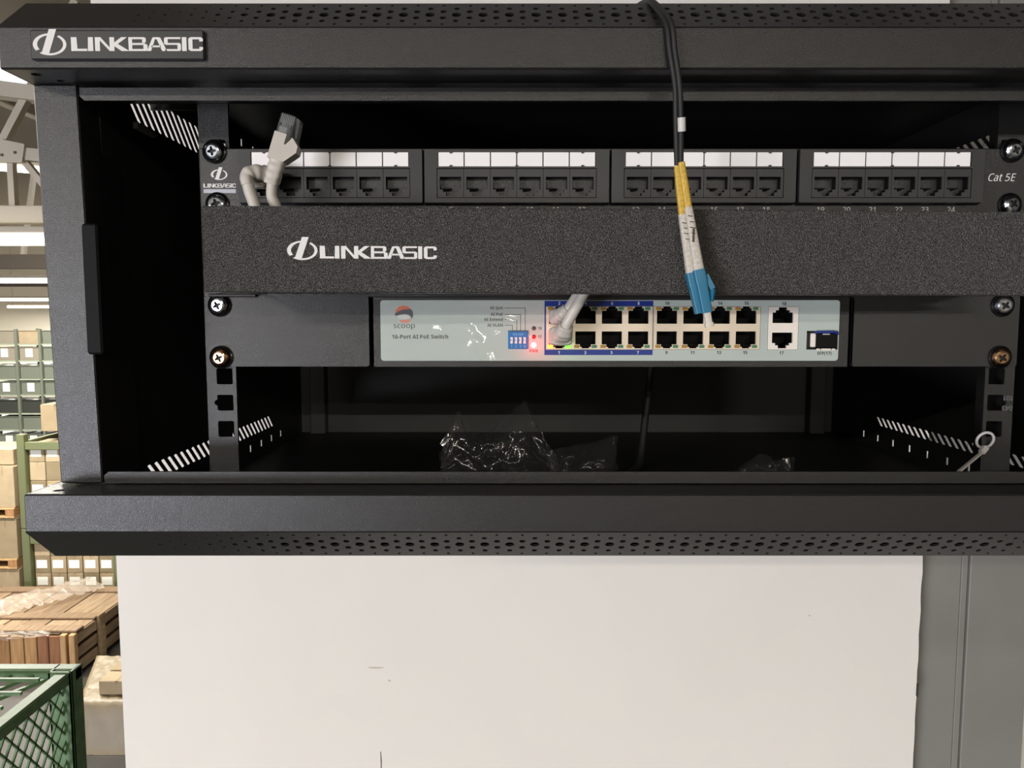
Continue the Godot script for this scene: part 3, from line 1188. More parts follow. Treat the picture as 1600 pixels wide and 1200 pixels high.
	for i in 2:
		b = MB.new()
		b.wall(uh[i], -11, 1.2, false)
		b.cap(rect(153, 167, [-6.0, -19.0][i], [6.0, -7.5][i]), -11, true)
		part(ub, "socket", b, M.cavity)
	text(ub, "port_number", "18", Vector3(160.6, 7.6, 2.36), 1.8, M.print_dark, 0, true)
	text(ub, "port_number", "17", Vector3(160.0, -21.4, 2.36), 1.8, M.print_dark, 0, true)
	# SFP cage
	b = MB.new()
	b.box(174.7, 176.0, -19.3, -8.4, -20, 2.5)
	b.box(174.7, 193.0, -19.3, -18.6, -20, 2.5)
	b.box(174.7, 193.0, -9.1, -8.4, -20, 2.5)
	b.box(192.4, 193.0, -19.3, -8.4, -20, 2.5)
	var sf := part(t, "module_cage", b, M.dark)
	b = MB.new()
	b.box(176.9, 180.0, -18.0, -9.6, -4, 3.0, 0.5)
	part(sf, "spring_tab", b, M.nickel_pale)
	b = MB.new()
	b.box(180.2, 192.4, -18.4, -9.4, -14, 2.0, 0.3)
	part(sf, "module_body", b, M.cavity)
	b = MB.new()
	b.obox(Vector3(179.0, -9.0, 3.2), Vector3(190.5, -8.8, 3.4), 2.6, 1.5, Vector3.UP, 0.4)
	b.obox(Vector3(190.3, -8.8, 3.4), Vector3(192.8, -10.2, 3.0), 2.4, 1.2, Vector3.UP, 0.3)
	part(sf, "bail_latch", b, M.blue)
	b = MB.new()
	for q in [[180.5, 182.6], [183.2, 189.0], [189.6, 191.6]]:
		b.box(q[0], q[1], -20.0, -18.7, 2.2, 3.0, 0.2)
	b.box(183.8, 188.2, -10.6, -9.9, 2.0, 3.2, 0.3)
	part(sf, "spring_fingers", b, M.nickel_pale)
	text(sf, "lettering", "SFP(17)", Vector3(185.4, -21.6, 2.36), 1.8, M.print_dark, 0, true)
	# the clear film still on the left of the face, lifted in soft waves
	var nz := FastNoiseLite.new()
	nz.seed = 4
	nz.frequency = 0.045
	nz.fractal_octaves = 2
	b = MB.new()
	b.sheet(72, 26, func(u: float, v: float) -> Vector3:
		var x := lerpf(-77.0, 18.8, u)
		var y := lerpf(-25.6, 9.6, v)
		var lift := 0.9 * maxf(0.0, nz.get_noise_2d(x, y * 1.3) + 0.15) * smoothstep(0.0, 0.06, u) * smoothstep(1.0, 0.94, u)
		if x > -26.0 and y < -3.0:
			lift += 1.2 * exp(-pow((x + y * 0.7 + 32.0) / 5.0, 2.0)) * smoothstep(-3.0, -8.0, y)
		return Vector3(x, y, 2.42 + lift))
	part(t, "protective_film", b, M.film)


func block_hole(c: Vector2, up: float) -> PackedVector2Array:       # opening between the lamps, notch below when up is 1
	var p := PackedVector2Array()
	for q in [[-6.0, 5.0], [6.0, 5.0], [6.0, -2.7], [3.3, -2.7], [3.3, -4.2], [2.2, -4.2], [2.2, -5.0], [-2.2, -5.0], [-2.2, -4.2], [-3.3, -4.2], [-3.3, -2.7], [-6.0, -2.7]]:
		p.append(c + Vector2(q[0], up * q[1]))
	return MB.ccw(p)


func small_light(parent: Node3D, at: Vector3, color: Color, e: float) -> void:
	var l := OmniLight3D.new()
	l.name = "lamp_light"
	l.light_color = color
	l.light_energy = e
	l.light_size = 0.0015
	l.omni_range = 5.0
	l.omni_attenuation = 2.0
	l.shadow_enabled = true
	parent.add_child(l, true)
	l.position = (at - base) * 0.001


# ------------------------------------------------------------------ grey patch cords
func boot(b: MB, path: Array, w: Array, side: Vector3, power := 3.0, ribs := true) -> void:
	var st := []
	for i in path.size():
		var f := float(i) / (path.size() - 1)
		var k := f * (w.size() - 1)
		var j := mini(int(k), w.size() - 2)
		var r: float = lerpf(w[j], w[j + 1], k - j)
		if ribs and f < 0.8:
			r *= 1.0 + 0.06 * sin(f * 31.0)
		st.append([path[i], r, r * 0.9])
	b.loft(st, side, power, 20)


func patch_cords() -> void:
	# the one in the first port of the patch panel: out of the jack, bent over its boot and down behind the cover
	var t := thing("ethernet_cable", "grey patch cord plugged in the first port of the patch panel, bending down", "cable", Vector3(-142, 55, 20), "grey patch cords")
	var b := MB.new()
	b.box(-148.3, -137.0, 73.5, 80.5, 0.5, 12, 0.8)
	b.box(-146.5, -138.8, 73.0, 81.5, 10, 18, 1.5)
	part(t, "plug", b, M.boot)
	b = MB.new()
	boot(b, spline([Vector3(-132, 78.5, 14), Vector3(-138, 79.6, 18), Vector3(-143.5, 79.8, 22.5), Vector3(-146.6, 77.4, 25.0), Vector3(-146.0, 72.5, 25.5)], 7), [5.2, 5.3, 4.6, 4.0, 3.5], Vector3(0, 0, 1), 2.6, true)
	part(t, "boot", b, M.boot)
	b = MB.new()
	b.tube(spline([Vector3(-146.4, 75.5, 25.4), Vector3(-145.0, 69, 25.5), Vector3(-142.2, 61, 26), Vector3(-139, 48, 27), Vector3(-125, 36, 28), Vector3(-60, 30, 29)]), 3.3, 14)
	part(t, "cord", b, M.cord)
	# the loose one, its clear plug standing up in front of the label strip
	t = thing("ethernet_cable", "loose grey patch cord standing up with a clear plug before the label strip", "cable", Vector3(-128, 55, 34), "grey patch cords")
	var o := Vector3(-130.0, 71.0, 36)
	var dir := Vector3(0.30, 0.954, -0.04).normalized()
	var sd := Vector3(0.954, -0.30, 0.0).normalized()
	b = MB.new()
	b.tube(spline([o + dir * 3, o - Vector3(-0.3, 6, 0), Vector3(-127.6, 59.5, 36), Vector3(-124.5, 48, 34), Vector3(-112, 36, 31), Vector3(-55, 31, 30)]), 2.9, 14)
	part(t, "cord", b, M.cord)
	b = MB.new()
	var pth := []
	for k in 22:
		pth.append(o + dir * (k * 1.0))
	boot(b, pth, [3.6, 4.0, 4.3, 4.6, 4.9], sd, 3.2)
	var hood := PackedVector2Array([Vector2(-4.7, 13), Vector2(4.2, 13), Vector2(9.4, 19.5), Vector2(9.2, 23.2), Vector2(5.4, 26.6), Vector2(2.7, 22), Vector2(1.9, 22), Vector2(1.9, 27.5), Vector2(-4.7, 27.5)])
	b.xf = Transform3D(Basis(sd, dir, sd.cross(dir)), o)
	b.prism(hood, -4.2, 4.4)
	part(t, "boot", b, M.boot)
	b = MB.new()
	b.xf = Transform3D(Basis(sd, dir, sd.cross(dir)), o)
	b.box(-4.2, 4.2, 27.0, 38.0, -4.0, 4.2, 0.5)
	b.prism(poly([4.2, 37.5, 6.3, 36.8, 7.4, 25.0, 6.4, 24.8]), -2.6, 2.8)
	var pl := part(t, "clear_plug", b, M.clear)
	b = MB.new()
	b.xf = Transform3D(Basis(sd, dir, sd.cross(dir)), o)
	for k in 8:
		b.box(-3.6 + 0.92 * k, -3.15 + 0.92 * k, 32.8, 37.4, 2.6, 3.5)
	part(pl, "contact_pins", b, M.zinc)
	b = MB.new()
	b.xf = Transform3D(Basis(sd, dir, sd.cross(dir)), o)
	b.box(-3.6, 1.5, 26.5, 31.5, -2.8, 3.2, 0.6)
	for k in 4:
		b.box(-3.3 + 1.2 * k, -2.5 + 1.2 * k, 31.2, 35.5, -0.6, 0.4)
	part(pl, "wire_core", b, M.print_grey)
	# the two in the first column of the switch
	for row in 2:
		var low := row == 1
		t = thing("ethernet_cable", "grey patch cord in the lower first port of the switch, in front" if low else "grey patch cord in the upper first port of the switch, behind its neighbour", "cable", Vector3(28, -18 if low else -3, 12), "grey patch cords")
		var c := Vector3(28.2, -11.6, 0) if low else Vector3(27.9, 0.6, 0)
		b = MB.new()
		b.box(c.x - 5.6, c.x + 5.6, c.y - 3.6, c.y + 3.6, -6, 4, 0.5)
		part(t, "plug", b, M.clear)
		b = MB.new()
		if low:
			b.loft([[c + Vector3(0, 0.2, 2.9), 6.6, 5.4], [c + Vector3(0.2, 0.3, 12), 6.7, 5.5], [c + Vector3(0.3, 0.6, 14), 6.1, 5.0]], Vector3(1, 0, 0), 4.5, 24)
			boot(b, spline([c + Vector3(0.4, 0.8, 13), c + Vector3(0.8, 1.6, 18), c + Vector3(1.4, 3.4, 22.5), c + Vector3(2.4, 6.5, 25)], 6), [5.4, 5.2, 4.6, 4.0], Vector3(1, 0, 0), 2.6)
		else:
			b.loft([[c + Vector3(0, -0.4, 2.9), 6.0, 4.6], [c + Vector3(0.2, -0.4, 9), 6.0, 4.7], [c + Vector3(0.3, -0.2, 11), 5.4, 4.2]], Vector3(1, 0, 0), 4.5, 24)
			boot(b, spline([c + Vector3(0.3, -0.4, 10), c + Vector3(0.6, 0.2, 14), c + Vector3(2.2, 1.8, 18), c + Vector3(4.2, 4.0, 20)], 6), [4.9, 4.8, 4.2, 3.6], Vector3(1, 0, 0), 2.6)
		part(t, "boot", b, M.boot)
		b = MB.new()
		if low:
			b.tube(spline([c + Vector3(1.4, 3.2, 22.6), c + Vector3(2.8, 8, 26), c + Vector3(7.0, 16, 28), c + Vector3(12.4, 25.8, 29), c + Vector3(18, 36, 30), c + Vector3(40, 46, 26), c + Vector3(110, 48, 20)]), 3.0, 14)
		else:
			b.tube(spline([c + Vector3(3.0, 2.6, 19), c + Vector3(5.4, 6, 21), c + Vector3(9.6, 12.5, 21), c + Vector3(14, 20, 20), c + Vector3(34, 31, 14), c + Vector3(100, 32, 12)]), 2.9, 14)
		part(t, "cord", b, M.cord)


# ------------------------------------------------------------------ the fibre patch cord hanging from the top
func fibre_cord() -> void:
	var t := thing("fibre_patch_cord", "black fibre cable hanging over the cabinet front with yellow, white and blue plug", "cable", Vector3(100, -6, 66))
	for s in 2:
		var dx := -1.1 if s == 0 else 1.1
		var b := MB.new()
		var dz := -0.7 if s == 0 else 0.6
		var end := Vector3(82.4, 75.4, 66.2) if s == 0 else Vector3(84.2, 76.6, 67)
		var w := 0.4 if s == 0 else 1.0
		b.tube(spline([Vector3(60 + dx, 175, -60), Vector3(66 + dx, 166, 20), Vector3(69.5 + dx * w, 161.2, 48), Vector3(72.6 + dx * w, 152, 62.0 + dz), Vector3(76.0 + dx, 141, 72.6 + dz), Vector3(77.4 + dx, 128, 74.4 + dz), Vector3(80.2 + dx * 0.9, 112, 74 + dz), Vector3(81.6 + dx, 96, 71.5 + dz), end]), 1.35, 10)
		part(t, "cord", b, M.black_cord)
	var b := MB.new()
	b.tube([Vector3(82.95, 97.2, 72.2), Vector3(83.5, 90.8, 70.8)], 2.0, 14)
	part(t, "marker_sleeve", b, M.tag)
	# per strand: yellow sleeve, white strain relief, blue plug, white dust cap
	for s in 2:
		var a := Vector3(82.6, 75.2, 66.0) if s == 0 else Vector3(84.3, 76.8, 67.2)
		var c := Vector3(86.0, 51.5, 63.8) if s == 0 else Vector3(88.6, 55.0, 65.4)
		var d := Vector3(91.6, 21.6, 63.0) if s == 0 else Vector3(94.6, 23.0, 65.2)
		var e := Vector3(96.4, 2.0, 62.6) if s == 0 else Vector3(99.3, 2.2, 64.8)
		var ax := (e - d).normalized()
		var side := Vector3(1, 0.2, 0)
		b = MB.new()
		b.loft([[a, 1.7, 1.5], [a.lerp(c, 0.5), 1.9, 1.7], [c.lerp(d, 0.06), 1.9, 1.7]], side, 3.0, 14)
		part(t, "yellow_sleeve", b, M.yellow)
		b = MB.new()
		b.loft([[c, 2.0, 1.9], [c.lerp(d, 0.15), 2.2, 2.1], [c.lerp(d, 0.5), 2.4, 2.2], [d, 2.9, 2.5]], side, 3.2, 16)
		var wb := part(t, "strain_relief", b, M.dirty_white)
		b = MB.new()
		for k in 4:
			var q := c.lerp(d, 0.14 + 0.09 * k)
			b.obox(q + Vector3(-1.3 + 0.5 * (k % 2), 0, 2.15), q + Vector3(0.9 + 0.4 * (k % 3), -0.4, 2.3), 0.5, 0.3)
		if s == 1:
			b.obox(c.lerp(d, 0.34) + Vector3(0.4, 0, 2.3), c.lerp(d, 0.55) + Vector3(-0.9, 0, 2.5), 0.9, 0.3)
		part(wb, "dirt_streak", b, M.dirt)
		b = MB.new()
		b.loft([[d - ax * 1.0, 3.0, 2.8], [d + ax * 6, 3.1, 3.0], [d + ax * 6.4, 2.8, 2.9], [e, 2.6, 2.6]], side, 6.0, 20)
		if s == 1:
			b.obox(d + ax * 2 + Vector3(3.0, 0, 1), d + ax * 9 + Vector3(5.0, 0, 1.6), 1.0, 2.6)
			b.obox(d + ax * 9 + Vector3(5.0, 0, 1.6), d + ax * 15.5 + Vector3(3.0, 0, 1), 1.0, 2.6)
		part(t, "blue_plug", b, M.connector_blue)
		if s == 1:
			b = MB.new()
			b.loft([[e, 1.9, 1.9], [e + ax * 5.2, 1.7, 1.7], [e + ax * 5.4, 2.3, 2.0], [e + ax * 7.4, 2.2, 2.0]], side, 4.0, 16)
			part(t, "dust_cap", b, M.ferrule)


func crumple(seed_: int, w: float, h: float, d: float, origin: Vector3, heights: Array) -> MB:
	var nz := FastNoiseLite.new()
	nz.seed = seed_
	nz.frequency = 0.035
	nz.fractal_type = FastNoiseLite.FRACTAL_RIDGED
	nz.fractal_octaves = 3
	var b := MB.new()
	for side in [0.0, 1.0]:
		b.sheet(34, 18, func(u: float, v: float) -> Vector3:
			var q := Vector3((u - 0.5) * w, v * h, 0)
			var f := nz.get_noise_3d(q.x, q.y, side * 90.0)
			var g := nz.get_noise_3d(q.y + 200, q.x, side * 70.0)
			var bulge := sin(PI * u) * sin(PI * v)
			var k := u * (heights.size() - 1)
			var j := mini(int(k), heights.size() - 2)
			var top: float = lerpf(heights[j], heights[j + 1], k - j)
			var p := Vector3(q.x + 5.0 * g, q.y * (0.95 + 0.08 * f) * top, (side - 0.5) * d * bulge + 9.0 * f * bulge - v * d * 0.4)
			p.y = maxf(p.y, 0.6)
			return p + origin)
	return b


func oddments() -> void:
	var b := crumple(3, 84, 64, 34, Vector3(-11, -123.5, -84), [0.5, 0.9, 0.66, 0.7, 0.82, 1.0, 0.7, 0.36])
	single("plastic_bag", "crumpled clear plastic bag lying on the cabinet floor behind the lip", "plastic bag", Vector3(-11, -123.5, -84), b, M.bag)
	b = crumple(9, 48, 38, 26, Vector3(50, -123.5, -88), [0.7, 0.78, 0.85, 1.0])
	single("plastic_bag", "flatter clear plastic bag on the cabinet floor, right of the crumpled one", "plastic bag", Vector3(50, -123.5, -88), b, M.bag)
	b = crumple(15, 34, 30, 20, Vector3(176, -123.5, -60), [0.6, 1.0, 0.8, 0.9])
	single("plastic_bag", "small faint plastic bag on the cabinet floor near the right rail", "plastic bag", Vector3(176, -123.5, -60), b, M.bag)
	b = MB.new()
	b.tube(spline([Vector3(130, -10, -172), Vector3(120, -30, -190), Vector3(112, -80, -180), Vector3(104, -118, -160), Vector3(90, -120.8, -120), Vector3(110, -120.8, -80)]), 3.0, 10)
	single("power_cord", "black power cord dropping behind the switch to the cabinet floor", "cable", Vector3(110, -124, -120), b, M.black_cord)
	var t := thing("cable_tie", "white cable tie looped round the lower right mounting rail", "cable tie", Vector3(280, -90, 0))
	b = MB.new()
	var ring := []
	for k in 25:
		var a := TAU * k / 24 - 1.2
		ring.append(Vector3(283.2 + 5.0 * cos(a), -73.6 + 4.9 * sin(a), 3.0 + 1.6 * sin(a)))
	b.tube(ring, 0.85, 8)
	part(t, "loop", b, M.tie)
	b = MB.new()
	b.obox(Vector3(283.6, -77.2, 4), Vector3(279.8, -81.2, 5), 3.4, 4.0, Vector3(0, 0, 1), 0.8)
	part(t, "head", b, M.tie)
	b = MB.new()
	b.obox(Vector3(280.2, -80.8, 5), Vector3(254, -91.5, 22), 1.1, 1.9, Vector3(0, 0, 1))
	part(t, "tail", b, M.tie)


# ------------------------------------------------------------------ the hall behind, left of the board
func carton(label: String, x0: float, x1: float, y0: float, y1: float, z0: float, z1: float, tone: int, paper := false, group := "") -> void:
	var t := thing("carton", label, "carton", Vector3((x0 + x1) / 2, y0, (z0 + z1) / 2), group)
	var b := MB.new()
	b.box(x0, x1, y0, y1, z0, z1, 0.004)
	part(t, "box", b, M.cartons[tone % 4])
	b = MB.new()
	b.box(lerpf(x0, x1, 0.47), lerpf(x0, x1, 0.53), y1 - 0.004, y1 + 0.001, z0 + 0.005, z1 + 0.001)
	b.box(lerpf(x0, x1, 0.47), lerpf(x0, x1, 0.53), lerpf(y0, y1, 0.78), y1, z1 - 0.002, z1 + 0.001)
	part(t, "tape", b, M.cartons[(tone + 2) % 4])
	if paper:
		b = MB.new()
		b.box(lerpf(x0, x1, 0.12), lerpf(x0, x1, 0.8), lerpf(y0, y1, 0.3), lerpf(y0, y1, 0.78), z1, z1 + 0.002)
		part(t, "paper_label", b, M.label)


func cage(label: String, x0: float, x1: float, y0: float, y1: float, z0: float, z1: float) -> void:
	var t := thing("cage_pallet", label, "cage pallet", Vector3((x0 + x1) / 2, y0, (z0 + z1) / 2), "green cage pallets")
	for x in [x0, x1 - 0.08]:
		for z in [z0, z1 - 0.08]:
			var b := MB.new()
			b.box(x, x + 0.08, y0, y1 - 0.002, z, z + 0.08, 0.006)
			part(t, "post", b, M.green)
	for y in [y0 + 0.1, y1 - 0.16]:
		for z in [z0 + 0.01, z1 - 0.05]:
			var r := MB.new()
			r.box(x0 + 0.08, x1 - 0.08, y, y + 0.08, z, z + 0.04, 0.005)
			part(t, "rail", r, M.green)
		for x in [x0 + 0.01, x1 - 0.05]:
			var r := MB.new()
			r.box(x, x + 0.04, y, y + 0.08, z0 + 0.08, z1 - 0.08, 0.005)
			part(t, "rail", r, M.green)
	var b := MB.new()
	b.box(x0 + 0.03, x1 - 0.03, y0 + 0.08, y0 + 0.11, z0 + 0.03, z1 - 0.03)
	part(t, "base", b, M.green)


func background() -> void:
	# roof truss nearest the cabinet
	var t := thing("roof_truss", "nearest beige steel roof truss with a bolted gusset plate", "roof truss", Vector3(-4.4, 0.8, -6.14))
	var b := MB.new()
	b.box(-12, -3.0, 0.785, 0.93, -6.2, -6.08, 0.006)
	part(t, "lower_chord", b, M.steel_beige)
	b = MB.new()
	b.prism(poly([-4.75, 1.28, -4.08, 1.28, -4.05, 1.43, -4.25, 1.47, -4.6, 1.45]), -6.1, -6.07)
	var g := part(t, "gusset_plate", b, M.steel_beige)
	for q in [[-4.27, 1.41], [-4.24, 1.34], [-4.29, 1.34], [-4.13, 1.36]]:
		b = MB.new()
		b.xf.origin = Vector3(q[0], q[1], -6.07)
		b.lathe([[0.012, 0], [0.012, 0.012], [0.001, 0.013]], 6)
		part(g, "bolt", b, M.steel_brown)
	for q in [[-4.215, 1.3, -4.215, 0.92, 0.05], [-4.1, 1.3, -3.8, 0.92, 0.05], [-4.1, 1.36, -3.5, 1.3, 0.1], [-4.3, 1.42, -3.6, 2.6, 0.06], [-4.5, 1.42, -5.2, 2.5, 0.06], [-4.6, 1.3, -5.2, 0.92, 0.05]]:
		b = MB.new()
		b.obox(Vector3(q[0], q[1], -6.15), Vector3(q[2], q[3], -6.15), q[4], q[4] + 0.01, Vector3(0, 0, 1))
		part(t, "web_bar", b, M.steel_beige)
	b = MB.new()
	b.obox(Vector3(-9, 2.5, -6.15), Vector3(-3, 1.72, -6.15), 0.12, 0.18, Vector3(0, 0, 1))
	part(t, "upper_chord", b, M.steel_beige)
	t = thing("roof_truss", "second roof truss farther down the hall, its chord above the far tube", "roof truss", Vector3(-9, 0.9, -13.6))
	b = MB.new()
	b.box(-14, -7, 0.86, 1.12, -13.7, -13.5, 0.01)
	part(t, "lower_chord", b, M.steel_brown)
	for k in 8:
		b = MB.new()
		var x := -11.6 + 0.55 * k
		b.obox(Vector3(x, 1.1, -13.6), Vector3(x + (0.28 if k % 2 else -0.05), 2.6, -13.6), 0.07, 0.08, Vector3(0, 0, 1))
		part(t, "web_bar", b, M.steel_beige)
	t = thing("roof_truss", "third roof truss, a dim band close above the far wall", "roof truss", Vector3(-12, 0.85, -19.6))
	b = MB.new()
	b.box(-18, -9, 0.78, 1.0, -19.7, -19.5, 0.01)
	part(t, "lower_chord", b, M.steel_brown)
	for q in [["upper pale roof purlin running down the hall above the gusset", -5.6, 2.72, 0.22], ["lower pale roof purlin running down the hall beside the gusset", -5.0, 2.05, 0.2]]:
		b = MB.new()
		b.box(q[1], q[1] + 0.12, q[2], q[2] + q[3], -30, -3, 0.01)
		single("roof_purlin", q[0], "beam", Vector3(q[1], q[2], -16), b, M.steel_beige, "roof purlins")
	# skylight strip
	b = MB.new()
	b.box(-7.6, -6.2, 3.44, 3.5, -26, -3)
	var w := struct("window_2", b, glow(Color(0.95, 0.97, 1.0), 1.3), "white skylight strip in the roof", "skylight")
	var l := AreaLight3D.new()
	l.name = "skylight_light"
	l.area_size = Vector2(1.4, 23.0)
	l.light_color = Color(0.97, 0.97, 0.96)
	l.light_energy = 30.0
	l.area_range = 40.0
	l.shadow_enabled = true
	w.add_child(l)
	l.position = Vector3(-6.9, 3.42, -14.5)
	l.rotation.x = -PI / 2

	# shelving with bins
	t = thing("shelving_rack", "tall green shelving rack full of bins at the back of the aisle", "shelving", Vector3(-7.6, -3.1, -11.8))
	for x in [-8.44, -7.74, -7.37, -6.98]:
		b = MB.new()
		b.box(x, x + 0.035, -3.1, -0.19, -11.55, -11.5)
		b.box(x, x + 0.035, -3.1, -0.19, -12.1, -12.05)
		part(t, "post", b, M.bin_green)
	var rows := [-0.44, -0.70, -0.99, -1.24, -1.53, -1.79, -2.07, -2.35, -2.63, -2.91]
	for y in rows:
		b = MB.new()
		b.box(-8.44, -6.95, y, y + 0.022, -12.1, -11.52)
		part(t, "shelf", b, M.shelf_green)
	var kind := [[2, 1, 0, 1, 3, 0, 1], [4, 1, 0, 1, 3, 0, 1], [0, 0, 0, 0, 3, 0, 1]]
	var where := ["left column of the green rack", "middle column of the green rack", "right column of the green rack"]
	var lev := ["top shelf", "second shelf", "third shelf", "fourth shelf", "fifth shelf", "sixth shelf", "seventh shelf"]
	var xs := [[-8.09, -7.76], [-7.69, -7.39], [-7.32, -7.0]]
	for c in 3:
		for r in 7:
			var k: int = kind[c][r]
			var y0: float = rows[r] + 0.022
			var x0: float = xs[c][0]
			var x1: float = xs[c][1]
			var nm: String = ["green steel bin", "bin with a white paper label", "brown cardboard bin", "open bin with white papers", "pale cardboard bin"][k]
			var o := thing("storage_bin", nm + " on the " + lev[r] + ", " + where[c], "bin", Vector3((x0 + x1) / 2, y0, -11.75), "bins on the green rack")
			var bm: Material = [M.bin_green, M.bin_brown if r == 1 else M.bin_green, M.bin_brown, M.bin_dark, M.cartons[2]][k]
			b = MB.new()
			var hh := 0.2
			b.box(x0, x1, y0, y0 + hh, -12.0, -11.53, 0.004)
			b.box(x0, x1, y0 + hh, y0 + hh + 0.008, -11.55, -11.52)
			part(o, "body", b, bm)
			if k == 1:
				b = MB.new()
				var m := (x0 + x1) / 2
				b.box(m - 0.055, m + 0.055, y0 + 0.05, y0 + 0.185, -11.53, -11.526)
				part(o, "paper_label", b, M.label)
			if k == 3 or (k == 0 and r == 2):
				b = MB.new()
				b.obox(Vector3(x0 + 0.02, y0 + hh + 0.012, -11.7), Vector3(x1 - 0.04, y0 + hh + 0.02, -11.6), 0.16, 0.02)
				b.obox(Vector3(x0 + 0.06, y0 + hh + 0.03, -11.6), Vector3(x1 - 0.1, y0 + hh + 0.022, -11.66), 0.1, 0.012)
				part(o, "paper", b, M.label)

	# stacked green cages with cartons
	cage("upper green steel cage of cartons, topmost of two behind the cabinet", -5.0, -4.0, -2.15, -1.18, -8.2, -7.2)
	cage("lower green steel cage of cartons standing on the floor", -5.0, -4.0, -3.1, -2.152, -8.2, -7.2)
	var nth := ["leftmost", "second", "third", "fourth", "fifth"]
	var rw := ["bottom", "second", "third", "top"]
	for lv in 2:
		var by := -2.04 if lv == 0 else -2.99
		for r in 4:
			for c in 5:
				if lv == 0 and c > 2:
					continue
				var x := -4.915 + 0.166 * c
				var h := 0.186 if lv == 0 else 0.176
				carton("brown carton in the %s cage, %s row, %s along" % ["upper" if lv == 0 else "lower", rw[r], nth[c]], x, x + 0.158, by + (h + 0.003) * r, by + (h + 0.003) * r + h, -7.62, -7.262, c + r * 3 + lv, (c * 3 + r * 2 + lv) % 3 != 1, "cartons in the green cages")
	# column of cartons on pallets, at the left edge
	for r in 3:
		var y := -3.1 + 0.53 * r
		t = thing("wooden_pallet", ["pallet on the floor under the left column of cartons", "pallet between the lower two layers of the left cartons", "pallet under the topmost layer of the left cartons"][r], "pallet", Vector3(-5.4, y, -7.5), "pallets in the left carton column")
		for q in [[0.0, 0.02], [0.085, 0.105]]:
			b = MB.new()
			b.box(-5.75, -5.06, y + q[0], y + q[1], -8.0, -7.2, 0.004)
			part(t, "deck", b, M.planks[2])
		for x in [-5.75, -5.46, -5.15]:
			b = MB.new()
			b.box(x, x + 0.09, y + 0.02, y + 0.085, -8.0, -7.2)
			part(t, "runner", b, M.planks[1])
		for c in 3:
			var x := -5.75 + 0.233 * c
			carton("tall tan carton on the %s pallet of the left column, %s along" % [["floor", "middle", "top"][r], nth[c]], x, x + 0.228, y + 0.106, y + 0.525, -7.9, -7.22, r + c * 2, false, "tall tan cartons at the left edge")
	carton("large plain carton lying on top of the upper cage", -4.86, -4.56, -1.178, -0.9, -7.85, -7.4, 1)
	carton("flat pale carton on top of the left carton column", -5.7, -5.1, -1.508, -1.35, -7.8, -7.3, 2)
	t = thing("foil_bundle", "bundle of plastic foil heaped beside the large carton on the upper cage", "foil", Vector3(-4.62, -0.98, -7.9))
	b = MB.new()
	b.loft([[Vector3(-4.6, -1.178, -8.0), 0.16, 0.14], [Vector3(-4.55, -1.0, -8.0), 0.15, 0.12], [Vector3(-4.5, -0.82, -8.02), 0.08, 0.06]], Vector3(1, 0, 0), 2.4, 14)
	part(t, "foil", b, M.paper)

	# the wooden crate
	var X0 := -5.1
	var X1 := -3.757
	var Y0 := -3.1
	var Y1 := -2.715
	var F := -5.94                                                  # front face
	var B := -7.1
	t = thing("wooden_crate", "long wooden crate of rough planks on the floor, film over its top", "crate", Vector3((X0 + X1) / 2, Y0, (F + B) / 2))
	b = MB.new()
	b.box(X0 + 0.03, X1 - 0.04, Y0 + 0.03, Y1 - 0.04, B + 0.03, F - 0.03)
	part(t, "lining", b, M.planks[3])
	var x := X0
	var i := 0
	while x < X1 - 0.15:
		var wd := 0.1 + 0.012 * ((i * 5) % 3)
		b = MB.new()
		b.box(x, x + wd - 0.008, Y0 + 0.01, Y1 - 0.02 - 0.006 * ((i * 7) % 3), F - 0.028, F + 0.004 * ((i * 3) % 3), 0.004)
		part(t, "plank", b, M.planks[(i * 3 + i / 2) % 4])
		x += wd
		i += 1
	for q in [X1 - 0.125, X1 - 0.05]:
		b = MB.new()
		b.box(q, q + 0.05, Y0, Y1 - 0.005, F - 0.03, F + 0.025, 0.005)
		part(t, "corner_post", b, M.planks[2])
	x = X0
	i = 0
	while x < X1 - 0.05:                                           # top boards run back, two battens cross them
		var wd := minf(0.17 + 0.03 * (i % 3), X1 - x)
		b = MB.new()
		b.box(x, x + wd - 0.009, Y1 - 0.024, Y1 - 0.004 * (i % 2), B, F - 0.03, 0.004)
		part(t, "plank", b, M.planks_top[i % 3])
		x += wd
		i += 1
	for z in [F - 0.075, F - 0.36, B + 0.12]:
		b = MB.new()
		b.box(X0, X1, Y1, Y1 + 0.022, z - 0.06, z + 0.06, 0.005)
		part(t, "batten", b, M.planks_top[1])
	for k in 3:
		b = MB.new()
		var y := Y0 + 0.03 + 0.125 * k
		b.box(X1 - 0.03, X1, y, y + 0.095, B, F - 0.03, 0.004)
		part(t, "side_slat", b, M.planks_top[k])
	for z in [F - 0.38, B + 0.1]:
		b = MB.new()
		b.box(X1, X1 + 0.03, Y0, Y1 + 0.03, z - 0.05, z + 0.05, 0.005)
		part(t, "side_batten", b, M.planks_top[0])
	var nz := FastNoiseLite.new()
	nz.seed = 21
	nz.frequency = 5.0
	nz.fractal_octaves = 3
	b = MB.new()
	b.sheet(50, 8, func(u: float, v: float) -> Vector3:
		var q := Vector3(-4.95, Y1, F - 0.12).lerp(Vector3(-4.12, Y1, B + 0.05), u) + Vector3(-0.22, 0, -0.1).lerp(Vector3(0.1, 0, 0.12), v)
		return q + Vector3(0, 0.04 + 0.07 * sin(PI * v) + 0.05 * nz.get_noise_2d(u * 3.0, v), 0.05 * nz.get_noise_2d(v, u * 3.0)))
	single("plastic_film", "shiny strip of plastic film lying slantwise over the crate top", "film", Vector3(-4.5, Y1, F - 0.5), b, M.wrap, "film on the wooden crate")
	b = MB.new()
